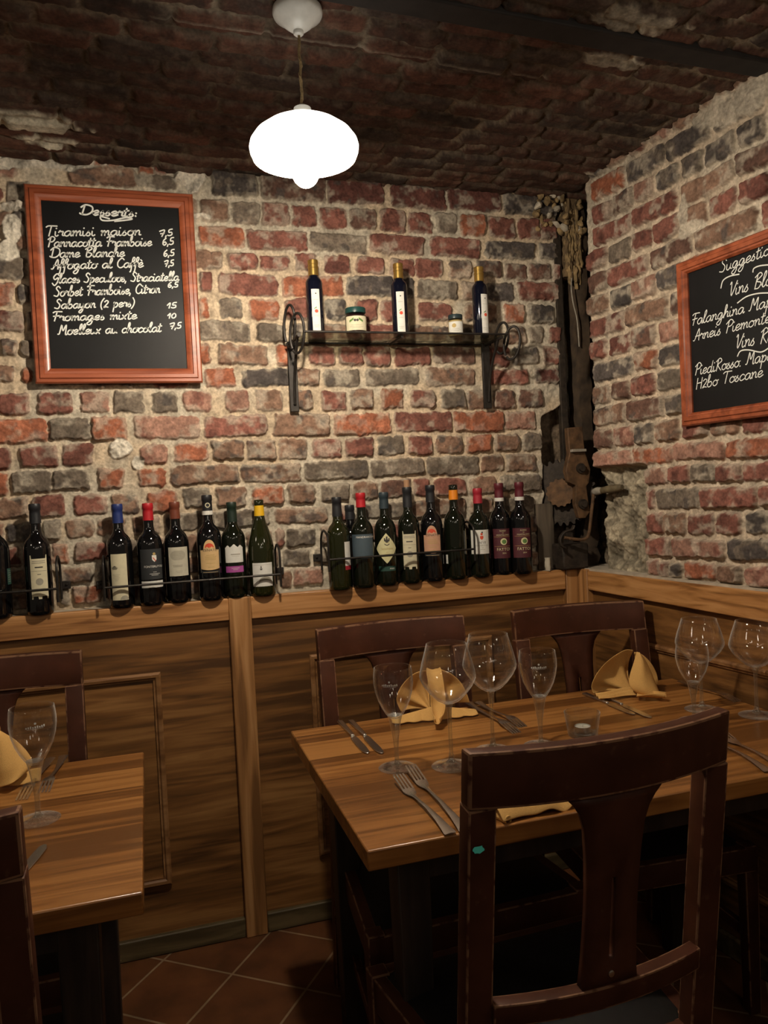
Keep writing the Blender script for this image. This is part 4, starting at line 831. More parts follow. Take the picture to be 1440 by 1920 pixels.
bottle(662, 1090, 'slim dark bottle mostly hidden behind the slate blue labelled one', h=.262, r=.0225, foil='foil_black', fl=.045, glass='bottle_black', y=2.438)
bottle(727, 1095, 'wine bottle with a diamond shaped yellowish crest label', h=.298, foil='foil_slate', fl=.052, art=art_diamond, th=.05, r=.0355)
bottle(771, 1092, 'wine bottle with a cork stub above its black cap and cream estate label', h=.311, foil='foil_black', fl=.065, art=art_estate, th=.02, cork=True, r=.0355)
bottle(814, 1087, 'dusty wine bottle with pinkish arched sun label and black cap', h=.314, foil='foil_black', fl=.055, art=art_arch('paper_pink'), th=-.03, r=.0355, glass='bottle_black', dusty=True)
bottle(857, 1083, 'dusty dark wine bottle with an orange neck band and no front label', h=.313, foil='foil_orange', fl=.050, bare_lip=True, art=art_back, r=.0355, dusty=True)
bottle(902, 1079, 'wine bottle with a red cap and white label with small red crest', h=.296, foil='foil_wine', fl=.050, art=art_n10, th=.05, r=.0355, dusty=True)
bottle(942, 1076, 'maroon labelled wine bottle between the white labelled one and its twin', h=.310, foil='foil_maroon', fl=.062, collar='paper_white', art=art_fattoi, th=.05, y=2.429, r=.0350, glass='bottle_black', dusty=True)
bottle(980, 1074, 'maroon labelled wine bottle at the right end, beside the old timber board', h=.310, foil='foil_maroon', fl=.062, collar='paper_white', art=art_fattoi, th=.08, y=2.398, r=.0355, glass='bottle_black')

# bottle guard rails
def guard(label, x0, x1, zb, ends=('l', 'r'), yf=2.360):
    rt = thing('bottle_guard_rail', label, 'rail', ((x0+x1)/2, 2.44, ZL), 0, 'iron guard rails in front of the bottles')
    cx = (x0+x1)/2; z_ = zb-ZL
    mb = MB(); mb.tube([(x0-cx, yf-2.44, z_), (x1-cx, yf-2.44, z_)], .0035, 8); mb.build('front_bar', M['iron'], rt)
    for sd in ends:
        x = (x0 if sd == 'l' else x1)-cx
        pts = smooth_pts([(x, yf-2.44, z_-.038), (x, yf-2.44, z_), (x, yf-2.44, z_+.05), (x, yf-2.43, z_+.075), (x, -.035, z_+.088), (x, .0, z_+.07), (x, .012, z_+.03), (x, .014, z_-.04)], 6)
        mb = MB(); mb.tube(pts, .0036, 8); mb.build('end_hoop', M['iron'], rt)
        mb = MB(); k = -1 if sd == 'l' else 1
        mb.box((x-.012+k*.014, .012, z_-.012), (x+.012+k*.014, .022, z_+.012)); mb.lathe([(.0045, 0), (.004, .004)], 12, (x+k*.016, .010, z_)); mb.build('wall_plate', M['iron'], rt, bevel=.002)
    return rt
guard('iron bottle rail at the far left, holding two dark bottles', -.62, -.248, 1.124, ('r',))
guard('iron bottle rail in the middle, in front of the six differently capped bottles', -.125, .383, 1.116)
guard('iron bottle rail on the right, in front of the diamond labelled bottle', .533, 1.022, 1.150, yf=2.347)

# ------------------------------------------------------------------ wall shelf
sx = thing('wall_shelf', 'glass wall shelf on black wrought iron scroll brackets below the lamp', 'shelf', (.82, 2.46, 1.62))
ZS = 1.848
def SL(p): return (p[0]-.82, p[1]-2.46, p[2]-1.62)
mb = MB(); mb.box(SL((.484, 2.312, ZS-.007)), SL((1.158, 2.452, ZS))); mb.build('glass_pane', M['shelf_glass'], sx, smooth=False)
mb = MB(); mb.tube([SL((.484, 2.309, ZS-.004)), SL((1.158, 2.309, ZS-.004))], .0034, 6); mb.tube([SL((.49, 2.456, ZS-.010)), SL((1.165, 2.456, ZS-.010))], .0036, 6)
mb.build('edge_rod', M['iron'], sx)
mb = MB(); mb.tube([SL((.80, 2.325, ZS-.012)), SL((.80, 2.455, ZS-.012))], .0045, 8); mb.build('cross_bar', M['iron'], sx)
for x, k in ((.468, -1), (1.135, 1)):
    mb = MB(); mb.box(SL((x-.014, 2.435, 1.618)), SL((x+.014, 2.445, ZS-.01))); br_ = mb.build('bracket', M['iron'], sx, bevel=.0015)
    mb = MB(); mb.tube([SL((x, 2.445, ZS-.014)), SL((x, 2.31, ZS-.014))], .006, 8); mb.build('bracket_arm', M['iron'], br_)
    mb = MB(); mb.tube([SL(q) for q in smooth_pts([(x, 2.43, 1.64), (x, 2.415, 1.71), (x, 2.385, 1.77), (x, 2.335, 1.835)], 5)], .0045, 8); mb.build('brace', M['iron'], br_)
    for (cx_, cy_, hw_, hh_, Y_) in (((557, 625, 10.5, 35, 2.335), (543, 611, 8, 37, 2.395)) if k < 0 else ((960, 643, 11, 31, 2.335), (941, 634, 8, 30, 2.40))):
        c = aty(cx_, cy_, Y_); q = 2.42/F_PX; mb = MB()
        mb.tube([SL((c[0]+hw_*q*math.cos(a), c[1]-.022*math.cos(a)-.012*math.sin(a), c[2]+hh_*q*math.sin(a))) for a in np.linspace(-2.2, 3.95, 36)], .0042, 8); mb.build('scroll', M['iron'], br_)
def oil(px, label, th):
    p = aty(px[0], px[1], 2.39)
    rt = thing('oil_bottle', label, 'bottle', (p[0], 2.39, ZS+.0008), 0, 'gold capped oil bottles on the glass shelf')
    h, r = .233, .0262
    mb = MB(); mb.lathe([(r*.94, 0), (r, .004), (r, .158), (r*.97, .166), (r*.80, .174), (.0150, .180), (.0142, .19), (.0142, .20)], 36); mb.build('bottle_glass', M['oil_glass'], rt, angle=45)
    mb = MB(); mb.lathe([(.0150, .184), (.0160, .185), (.0156, .207), (.0168, .208), (.0168, .212), (.0152, .213), (.0152, .218), (.0164, .219), (.0164, .231), (.0140, h), (.004, h)], 32); mb.build('cap', M['gold'], rt, angle=40)
    P = cyl(r+.0005, math.atan2(-p[0], 2.39)+th)
    label_part(rt, [lambda m: paper(m, P, .026, .010, .138)], ['paper_white'],
               [lambda m: disc(m, P, .001, .070, .0055, 0), lambda m: paper(m, lambda s, z_, l=0: P(s, z_, .0006), .008, lambda t: .078+.002*t, lambda t: .081+.003*t, 5, 1, -.002), lambda m: disc(m, P, .001, .124, .0022, 2), lambda m: lines_(m, P, 0, [(.105, .8), (.055, .7), (.026, .8), (.021, .6)], .02, .0008, 3)], ['ink_red', 'ink_green', 'ink_dark', 'ink_grey'])
oil((593, 622), 'gold capped oil bottle at the left end of the glass shelf', .12)
oil((752, 625), 'gold capped oil bottle in the middle of the glass shelf', .10)
oil((903, 630), 'gold capped oil bottle at the right end of the shelf, label turned right', .62)
def jar(px, name_label, r, h, lid, fill, green):
    p = aty(px[0], px[1], 2.39)
    rt = thing('jar', name_label, 'jar', (p[0], 2.39, ZS+.0008), 0, 'preserve jars on the glass shelf')
    mb = MB(); mb.lathe([(r*.9, 0), (r, .005), (r, h*.70), (r*.93, h*.78), (r*.86, h*.80), (r*.86, h*.86)], 36); mb.build('jar_glass', M['jar_glass'], rt, angle=50)
    mb = MB(); mb.lathe([(r*.86, .003), (r*.95, .007), (r*.95, h*.66), (r*.85, h*.74)], 32); mb.build('contents', M[fill], rt, angle=50)
    mb = MB(); mb.lathe([(r*.92, h*.80), (r*.96, h*.815), (r*.96, h*.96), (r*.92, h), (r*.3, h)], 40); mb.build('lid', M[lid], rt, angle=40)
    P = cyl(r+.0006, math.atan2(-p[0], 2.39)+.05)
    label_part(rt, [lambda m: paper(m, P, r*2.2, h*.14, h*.66)], ['paper_cream' if green else 'paper_white'],
               [lambda m: (disc(m, P, -.004, h*.5, .004, 0), disc(m, P, .004, h*.5, .004, 0), paper(m, lambda s, z_, l=0: P(s, z_, .0006), .014, lambda t: h*.47+.004*t, lambda t: h*.55+.004*t, 6, 1, -.015), paper(m, lambda s, z_, l=0: P(s, z_, .0006), .014, lambda t: h*.47-.004*t, lambda t: h*.55-.004*t, 6, 1, .015)) if green else disc(m, P, -.006, h*.47, .007, 2),
                lambda m: lines_(m, P, 0, [(h*.32, .6), (h*.26, .8), (h*.21, .5)], r*1.6, .001, 3)], ['ink_dark', 'ink_green', 'ink_gold', 'ink_grey'])
jar((668, 622), 'larger preserve jar with a dark green lid on the glass shelf', .0345, .086, 'lid_green', 'jam', True)
jar((855, 629), 'smaller pale paste jar with a black lid on the glass shelf', .0250, .072, 'lid_black', 'mustard_paste', False)

# ------------------------------------------------------------------ old winch in the corner niche
wn = thing('crank_winch', 'rusty old gear winch with crank handle in the dark wall corner', 'winch', (1.43, 2.44, ZL))
def WL(p): return (p[0]-1.43, p[1]-2.44, p[2]-ZL)
gc = np.array((1.412, 2.45, 1.318)); ga = math.radians(52); gx = np.array((math.cos(ga), -math.sin(ga)*.0-.5, 0)); gx = gx/np.linalg.norm(gx); gn = np.array((-gx[1], gx[0], 0.))*-1
def gear(mb, rad, teeth, th, off=0., hub=.02, m=0):
    v = []; n = teeth*4
    for side in (-th/2, th/2):
        for k in range(n):
            a = 2*math.pi*k/n; r_ = rad if k % 4 in (0, 1) else rad*.90
            p = gc+gx*(r_*math.cos(a))+np.array((0, 0, r_*math.sin(a)))+gn*(side+off); v.append(WL(p))
    f = [tuple(range(n)), tuple(range(2*n-1, n-1, -1))]+[(k, n+k, n+(k+1) % n, (k+1) % n) for k in range(n)]
    mb.add(v, f, m)
mb = MB(); gear(mb, .118, 30, .018); gw = mb.build('gear_wheel', M['rust_dark'], wn, smooth=False)
mb = MB(); gear(mb, .050, 14, .03, .028); mb.build('pinion', M['rust'], wn, smooth=False)
def wp(x, y, Y): return aty(x, y, Y)
mb = MB()
pl_ = [(1064, 802), (1092, 800), (1097, 846), (1108, 880), (1105, 905), (1100, 912), (1107, 960), (1098, 972), (1086, 972), (1079, 945), (1080, 910), (1066, 904), (1061, 882), (1068, 850)]
o = [wp(x, y, 2.36) for x, y in pl_]
n = len(o); mb.add([WL(p) for p in o]+[WL((p[0]+.004, p[1]+.03, p[2])) for p in o], [tuple(range(n)), tuple(range(2*n-1, n-1, -1))]+[(k, n+k, n+(k+1) % n, (k+1) % n) for k in range(n)])
pt = mb.build('bearing_plate', M['rust'], wn, bevel=.003)
mb = MB(); a_ = wp(1070, 846, 2.357); b_ = wp(1097, 846, 2.357); mb.box(WL((a_[0], 2.346, a_[2]-.004)), WL((b_[0], 2.372, a_[2]+.006))); mb.build('plate_lip', M['pewter'], pt, bevel=.002)
for x, y in ((1088, 878), (1092, 945)):
    p = wp(x, y, 2.36); mb = MB()
    for r_, l in ((.017, .008), (.011, .016)):
        v = [(p[0]-1.43+r_*math.cos(a), p[1]-2.44-s_, p[2]-ZL+r_*math.sin(a)) for s_ in (0, l) for a in np.linspace(0, 2*math.pi, 19)[:-1]]
        mb.add(v, [tuple(range(17, -1, -1)), tuple(range(18, 36))]+[(k, (k+1) % 18, 18+(k+1) % 18, 18+k) for k in range(18)])
    mb.build('bolt', M['rust_dark'], wn, smooth=False)
mb = MB(); arm = [wp(1058, 1008, 2.34), wp(1078, 1011, 2.33), wp(1096, 1011, 2.325), wp(1104, 1000, 2.322), wp(1109, 960, 2.32), wp(1113, 924, 2.318)]
mb.tube([WL(p) for p in smooth_pts(arm, 5)], .0055, 8); ca = mb.build('crank_arm', M['rust'], wn)
h0 = wp(1113, 922, 2.318); h1 = h0+np.array((.022, -.135, .012))
mb = MB(); mb.tube([WL(h0+(h1-h0)*t) for t in np.linspace(0, .3, 5)], [.009, .0125, .0135, .012, .0105], 14); mb.build('ferrule', M['pewter'], ca)
mb = MB(); mb.tube([WL(h0+(h1-h0)*t) for t in np.linspace(.3, 1, 8)], [.0105, .0115, .0128, .0135, .0135, .0128, .011, .008], 14); mb.build('grip', M['grip'], ca)
hk = [wp(1076, 985, 2.345), wp(1072, 993, 2.345), wp(1058, 998, 2.345), (wp(1050, 1010, 2.345)), wp(1052, 1022, 2.345), wp(1060, 1028, 2.345)]
mb = MB(); mb.tube([WL(p) for p in smooth_pts(hk, 5)], .0045, 8, flat=1.8); mb.build('pawl_hook', M['rust_dark'], wn)
mb = MB(); a_ = wp(1030, 1000, 2.40); mb.box(WL((1.36, 2.37, ZL+.002)), WL((1.46, 2.45, 1.14))); mb.build('foot_block', M['rust_dark'], wn, bevel=.006)
# the upright iron bar and timbers the winch ran on
def rough_post(mb, x0, x1, y0, y1, z0, z1, amp, n=26, m=0):
    v = []; f = []
    for i in range(n+1):
        z_ = z0+(z1-z0)*i/n
        for (x, y) in ((x0, y0), ((x0+x1)/2, y0-.004), (x1, y0), (x1, y1), (x0, y1)):
            v.append((x+R.uniform(-amp, amp), y+R.uniform(-amp, amp), z_))
    for i in range(n):
        for k in range(5): f.append((i*5+k, i*5+(k+1) % 5, i*5+5+(k+1) % 5, i*5+5+k))
    f.append((4, 3, 2, 1, 0)); f.append(tuple(n*5+k for k in range(5))); mb.add(v, f, m)
ibx0, ibx1 = aty(1048, 560, 2.44)[0], aty(1060, 560, 2.44)[0]
mb = MB(); mb.box((ibx0+.004, 2.462, ZL), (ibx1+.005, 2.485, 2.27)); tag(mb.build('iron_bar', M['rust_dark'], bevel=.002), 'thin dark upright iron bar beside the rotten corner timber', 'bar')
tp = thing('timber_post', 'rotten dark timber post standing in the corner niche above the winch', 'post', (1.50, 2.47, ZL))
tx0, tx1 = aty(1079, 600, 2.46)[0], aty(1103, 600, 2.46)[0]
mb = MB(); rough_post(mb, tx0-1.5, tx1-1.5, -.015, .05, 0, 1.31, .006, 40); mb.build('shaft', M['timber'], tp, angle=70)
mb = MB()
rough_post(mb, ibx1+.014-1.5, tx0+.018-1.5, -.022, .03, 1.03, 1.30, .008, 22, 1)
for i in range(90):
    x = R.uniform(ibx1+.012, tx0+.022)-1.5; y = R.uniform(-.031, -.020); l = R.uniform(.035, .10); z_ = R.uniform(1.03, 1.27); w_ = R.uniform(.0035, .0065)
    mb.tube([(x+R.gauss(0, .0025), y+R.gauss(0, .002), z_+l*t) for t in (-.5, -.35, -.15, .1, .3, .5)], [w_*.7, w_*R.uniform(.8, 1.2), w_, w_*R.uniform(.8, 1.3), w_*.9, w_*.6], 6, 0 if i % 5 else 1)
mb.build('crumbling_head', [M['timber_rot'], M['timber_straw']], tp, angle=60)
mb = MB(); wr = [wp(1073, 510, 2.437), wp(1071, 540, 2.435), wp(1075, 570, 2.435), wp(1082, 600, 2.437), wp(1086, 650, 2.44)]; mb.tube([(p[0]-1.5, p[1]-2.47, p[2]-ZL) for p in smooth_pts(wr, 4)], .0022, 6); mb.build('cable', M['pewter'], tp)
bx_, by_ = aty(1003, 950, 2.465)[0], aty(1035, 1000, 2.465)[0]
mb = MB(); rough_post(mb, bx_, by_, 2.452, 2.468, ZL+.001, aty(1010, 945, 2.46)[2], .0015, 10); tag(mb.build('timber_board', M['timber_grey'], angle=70), 'short weathered grey board upright behind the last maroon bottle', 'board')
mb = MB(); pc = aty(1022, 1066, 2.42); rough_post(mb, 1.312, 1.328, 2.40, 2.412, ZL+.001, ZL+.046, .0015, 6); tag(mb.build('stone_peg', M['plaster'], angle=70), 'small pale stone peg on the ledge right of the bottles', 'peg')
mb = MB()
for i in range(70):
    x = R.uniform(aty(1000, 380, 2.45)[0], aty(1092, 380, 2.45)[0]); y = R.uniform(2.425, 2.50); z_ = R.uniform(2.235, 2.36); l = R.uniform(.006, .017); w_ = R.uniform(.006, .013)
    d = Vector((R.gauss(0, .6), R.gauss(0, .4), R.gauss(0, 1))).normalized()
    mb.tube([(x+d.x*l*t+R.uniform(-.003, .003), y+d.y*l*t, z_+d.z*l*t+R.uniform(-.003, .003)) for t in (-1, -.4, .3, 1)], [w_*.4, w_, w_*R.uniform(.7, 1.2), w_*.3], 6, 0 if i % 4 else 1)
o = mb.build('corner_rubble', [M['timber_rot'], M['plaster']], angle=50); o['kind'] = 'structure'

# ------------------------------------------------------------------ tables
ZT = .75
def table(label, x0, x1, y0, y1, rot=0., grp=None):
    cx, cy = (x0+x1)/2, (y0+y1)/2
    rt = thing('dining_table', label, 'table', (cx, cy, 0), rot)
    hx, hy = (x1-x0)/2, (y1-y0)/2
    mb = MB(); mb.box((-hx, -hy, ZT-.036), (hx, hy, ZT)); mb.build('tabletop', M['table'], rt, bevel=.003)
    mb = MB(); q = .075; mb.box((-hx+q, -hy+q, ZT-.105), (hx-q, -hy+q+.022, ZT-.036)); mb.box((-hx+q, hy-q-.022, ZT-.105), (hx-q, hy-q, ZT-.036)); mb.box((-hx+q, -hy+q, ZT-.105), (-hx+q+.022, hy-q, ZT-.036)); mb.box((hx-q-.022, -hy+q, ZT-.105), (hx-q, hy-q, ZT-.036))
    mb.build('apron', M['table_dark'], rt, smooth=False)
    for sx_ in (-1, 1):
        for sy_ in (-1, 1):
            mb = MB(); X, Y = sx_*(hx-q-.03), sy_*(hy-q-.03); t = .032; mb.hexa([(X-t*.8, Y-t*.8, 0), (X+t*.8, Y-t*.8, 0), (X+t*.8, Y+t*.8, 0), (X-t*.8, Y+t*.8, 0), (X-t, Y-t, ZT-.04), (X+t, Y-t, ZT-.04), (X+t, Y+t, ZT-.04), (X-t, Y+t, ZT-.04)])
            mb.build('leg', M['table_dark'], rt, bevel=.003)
    return rt
table('brown wooden dining table set for four in the corner', .325, 1.485, 1.253, 1.976)
table('brown wooden dining table cut by the left edge of the photo', -1.18, -.036, 1.258, 1.972)

# ------------------------------------------------------------------ chairs (local: back at y=0, seat towards +y)
def chair(label, loc, rz, depth=.38, w=.445, front=.54, zs=.43, h=.98, bow=.038, mark=False):
    rt = thing('dining_chair', label, 'chair', loc, rz, 'dark mahogany dining chairs')
    hw = w/2; pw = .044; ys = .072
    def back_y(z_): return ys*(1-(z_-zs)/(h-zs)) if z_ > zs else ys-.035*(1-z_/zs)
    CM = [M['chair'], M['chair_worn']]
    for s_ in (-1, 1):
        pts = [(s_*(hw-pw/2+.004*(1-z_/h)), back_y(z_), z_) for z_ in (0, .2, zs, .55, .7, .80, h-.085)]
        mb = MB(); mb.bar(pts, pw, .034); bp = mb.build('back_post', CM, rt, worn=.003)
        if mark and s_ < 0:
            mb = MB(); z0 = .835; v = [(-hw+.0135+.010*math.cos(a)*R.uniform(.75, 1.1), back_y(z0)-.0195, z0+.0058*math.sin(a)*R.uniform(.8, 1.1)) for a in np.linspace(0, 2*math.pi, 15)[:-1]]
            mb.add(v, [tuple(range(14))]); mb.build('paint_spot', M['teal_paint'], bp, smooth=False)
    def curved(z0, z1, th, sag, n=14, a=hw):
        v = []; f = []
        for i in range(n+1):
            x = -a+2*a*i/n; dy = -bow*(1-(x/hw)**2)
            for (z_, o_) in ((z0, -th/2), (z0, th/2), (z1, th/2), (z1, -th/2)): v.append((x, back_y(z_)+dy+o_, z_))
        for i in range(n):
            for k in range(4): f.append((i*4+k, i*4+(k+1) % 4, i*4+4+(k+1) % 4, i*4+4+k))
        f.append((3, 2, 1, 0)); f.append(tuple(n*4+k for k in range(4)))
        mb = MB(); mb.add(v, f); return mb
    curved(h-.086, h, .030, bow).build('top_rail', CM, rt, worn=.0045)
    curved(.545, .582, .026, bow, a=hw-pw+.004).build('lower_rail', CM, rt, worn=.003)
    # splat with its narrow slot
    zz = [.57, .60, .625, .66, .70, .735, .76, .80, .84, .865, .88, h-.088]; wd = [.050, .047, .0455, .044, .043, .043, .044, .046, .050, .058, .068, .080]
    v = []; f = []
    for z_, q in zip(zz, wd):
        for x in (-q, -q*.55, -.0045, .0045, q*.55, q): v.append((x, back_y(z_)-bow*(1-(x/hw)**2), z_))
    for j in range(len(zz)-1):
        for k in range(5):
            if k == 2 and .62 < zz[j] < .74: continue
            f.append((j*6+k, j*6+k+1, j*6+7+k, j*6+6+k))
    mb = MB(); mb.add(v, f); mb.build('splat', M['chair'], rt, solid=.016)
    if mark:
        z0 = .60; mb = MB(); v = []
        for l, r_ in ((0, .0055), (.002, .0052), (.0028, .003)):
            v += [(r_*math.cos(a), back_y(z0)-bow-.008-l, z0+r_*math.sin(a)) for a in np.linspace(0, 2*math.pi, 15)[:-1]]
        mb.add(v, [(j*14+k, j*14+(k+1) % 14, j*14+14+(k+1) % 14, j*14+14+k) for j in range(2) for k in range(14)]+[tuple(range(28, 42))]); mb.build('screw', M['steel'], rt)
    # seat
    fh = front/2; bh = hw-.004; y0, y1 = ys-.012, ys+depth
    def ring(i_, z_): return [(-bh+i_, y0+i_, z_), (bh-i_, y0+i_, z_), (fh-i_, y1-i_, z_), (-fh+i_, y1-i_, z_)]
    mb = MB(); v = ring(0, zs-.065)+ring(0, zs-.004)+ring(.03, zs-.004)+ring(.03, zs-.065)
    mb.add(v, [(k+4*j, (k+1) % 4+4*j, (k+1) % 4+4*((j+1) % 4), k+4*((j+1) % 4)) for j in range(4) for k in range(4)]); mb.build('seat_frame', CM, rt, worn=.003)
    mb = MB(); mb.grid(lambda a, b: ((-(bh-.02)+(a)*2*(bh-.02))*(1-b)+(-(fh-.02)+a*2*(fh-.02))*b, y0+.02+(y1-y0-.036)*b, zs-.006+.018*min(1, 5*min(a, 1-a, b, 1-b))**.6), 14, 12)
    mb.build('seat', M['leather'], rt)
    for s_ in (-1, 1):
        mb = MB(); x, y = s_*(fh-.019), y1-.019; t = .019
        mb.hexa([(x-t*.8, y-t*.8, 0), (x+t*.8, y-t*.8, 0), (x+t*.8, y+t*.8, 0), (x-t*.8, y+t*.8, 0), (x-t, y-t, zs), (x+t, y-t, zs), (x+t, y+t, zs), (x-t, y+t, zs)]); mb.build('leg', CM, rt, worn=.003)
        mb = MB(); mb.bar([(s_*(hw-pw/2), back_y(.2), .2), (s_*(fh-.019), y1-.019, .2)], .018, .03, xdir=(1, 0, 0)); mb.build('stretcher', CM, rt, worn=.002)
    return rt
chair('near dining chair with scuffed curved rail and teal paint spot on its post', (.642, 1.025, 0), math.radians(1.5), depth=.36, w=.455, front=.54, mark=True)
chair('dining chair tucked behind the corner table, left of the corner, near the fan napkin', (.652, 2.115, 0), math.radians(180.5), depth=.50, w=.440, front=.53)
chair('dining chair tucked behind the corner table, close to the wall corner', (1.232, 2.075, 0), math.radians(175), depth=.42, w=.425, front=.44)
chair('dining chair behind the left table, against the panelling', (-.400, 2.155, 0), math.radians(180), depth=.44, w=.445, front=.50)
chair('near dining chair cut by the left edge, only its worn right post showing', (-.392, 1.062, 0), math.radians(0), depth=.42, w=.445, front=.50)

# ------------------------------------------------------------------ wine glasses
def glass_big(loc, label, s=1., sz=None):
    sz = sz or s
    rt = thing('wine_glass', label, 'glass', loc, R.random()*3, 'wine glasses on the tables')
    mb = MB(); mb.lathe([(r*s, z_*sz) for r, z_ in [(.004, .136), (.014, .139), (.026, .146), (.040, .160), (.053, .177), (.0600, .191), (.0612, .198), (.0600, .207), (.055, .228), (.0485, .250), (.0437, .268), (.0430, .2687), (.0423, .268), (.0472, .250), (.0537, .228), (.0587, .207), (.0599, .198), (.0587, .191), (.0517, .177), (.0385, .1615), (.0245, .1485), (.0125, .1425), (.003, .1415)]], 64); mb.build('bowl', M['glass'], rt, angle=80)
    mb = MB(); mb.lathe([(r*s, z_*sz) for r, z_ in [(.0095, .1385), (.0075, .133), (.0052, .122), (.0042, .10), (.0040, .06), (.0045, .03), (.0065, .017), (.012, .0105)]], 32); mb.build('stem', M['stem'], rt, angle=80)
    mb = MB(); mb.lathe([(r*s, z_*sz) for r, z_ in [(.012, .0105), (.022, .0065), (.034, .0036), (.0425, .0022), (.0440, .0012), (.0435, .0003), (.002, .0003)]], 64); mb.build('foot', M['foot'], rt, angle=60)
    return rt
def glass_small(loc, label, s=1., etched=True, th=0., sz=None):
    sz = sz or s
    rt = thing('wine_glass', label, 'glass', loc, 0, 'wine glasses on the tables')
    prof = [(.003, .108), (.012, .111), (.019, .119), (.027, .132), (.035, .149), (.0405, .168), (.0432, .186), (.0432, .200), (.0415, .216), (.0407, .2212), (.0400, .2218), (.0394, .2212), (.0402, .216), (.0419, .200), (.0419, .186), (.0392, .168), (.0336, .1495), (.0254, .133), (.0172, .1215), (.0105, .1145), (.003, .1125)]
    mb = MB(); mb.lathe([(r*s, z_*sz) for r, z_ in prof], 56); bw = mb.build('bowl', M['glass'], rt, angle=80)
    mb = MB(); mb.lathe([(r*s, z_*sz) for r, z_ in [(.0165, .1165), (.0135, .106), (.0095, .085), (.0062, .062), (.0048, .045), (.0045, .022), (.0060, .013), (.011, .0085)]], 32); mb.build('stem', M['stem'], rt, angle=80)
    mb = MB(); mb.lathe([(r*s, z_*sz) for r, z_ in [(.011, .0085), (.020, .0058), (.032, .0034), (.0395, .0022), (.041, .0012), (.0405, .0003), (.002, .0003)]], 56); mb.build('foot', M['foot'], rt, angle=60)
    if etched:
        P = cyl(.0436*s, math.atan2(-loc[0], loc[1])+th); mb = MB()
        for k in range(9): paper(mb, P, .0024, .1895*s, (.1925+.0008*(k % 3))*s, 2, 0, -.016+k*.004)
        paper(mb, P, .030, .1878*s, .1882*s, 6); disc(mb, P, 0, .1985*s, .0022, 0, 8)
        mb.build('etched_mark', M['etch'], bw, recalc=False)
    return rt
def tp_(x, y): p = atz(x, y, ZT); return (p[0], p[1], ZT+.0004)
def rimpos(x, y, h): p = atz(x, y, ZT+h); return (p[0], p[1], ZT+.0004)
glass_small(tp_(745, 1440), 'small etched wine glass beside the paired forks, left front of the corner table', 1., True, -.2)
glass_big(tp_(847, 1437), 'large round wine glass right of the small one, in front of the fan napkin', 1.)
glass_big(rimpos(915, 1189, .268), 'large wine glass further back, behind the near chair, left of the candle', 1.)
glass_small(rimpos(1007, 1221, .22), 'small etched wine glass just left of the candle', 1., True, .05)
glass_small((1.265, 1.605, ZT+.0004), 'small wine glass in front of the corner side napkin', .9, False, sz=.84)
glass_big((1.345, 1.675, ZT+.0004), 'large wine glass behind the small one by the corner side napkin', .98, sz=.88)
glass_big((1.427, 1.575, ZT+.0004), 'large wine glass at the right edge of the photo', .98, sz=.885)
glass_small(tp_(72, 1538), 'small etched wine glass on the left table', 1., True, .1)
glass_big((-.392, 1.70, ZT+.0004), 'large wine glass on the left table, cut by the left edge of the photo', 1.)
# votive candle
vc = tp_(1093, 1379); rt = thing('votive_candle', 'small clear glass votive holding a white tealight', 'candle', vc)
mb = MB(); mb.lathe([(.002, .0005), (.033, .0005), (.0345, .003), (.0425, .056), (.0415, .0565), (.0325, .008), (.002, .007)], 48); mb.build('glass_cup', M['votive'], rt, angle=40)
mb = MB(); mb.lathe([(.0185, .0085), (.0192, .0095), (.0192, .023), (.0186, .023)], 32, cap1=False); mb.build('tealight_tin', M['tin'], rt, angle=40)
mb = MB(); mb.lathe([(.0185, .010), (.0185, .0205), (.014, .0212), (.002, .0208)], 32); mb.tube([(0, 0, .02), (.001, 0, .027)], .0007, 6); mb.build('wax', M['wax'], rt, angle=40)

# ------------------------------------------------------------------ cutlery (local: from handle end at 0 along +y to the tip)
def knife(a, b, label):
    a, b = np.array(a), np.array(b); d = b-a; L_ = np.hypot(d[0], d[1]); rz_ = math.atan2(-d[0], d[1])
    rt = thing('table_knife', label, 'knife', (a[0], a[1], ZT+.0005), rz_, 'table knives')
    hl = L_*.5
    mb = MB(); mb.hexa([(-.0085, 0, 0), (.0085, 0, 0), (.0055, hl, 0), (-.0055, hl, 0), (-.0075, .002, .006), (.0075, .002, .006), (.0045, hl, .0065), (-.0045, hl, .0065)]); mb.build('handle', M['steel'], rt, bevel=.002)
    out = [(-.0055, hl), (.0060, hl), (.0095, hl+.02), (.0105, L_*.78), (.0095, L_*.93), (.0045, L_*.99), (-.001, L_), (-.0065, L_*.97), (-.0085, L_*.85), (-.008, hl+.02)]
    mb = MB(); mb.prism(out, .0012, .0030, ax='z'); mb.build('blade', M['steel'], rt, bevel=.0004)
    return rt
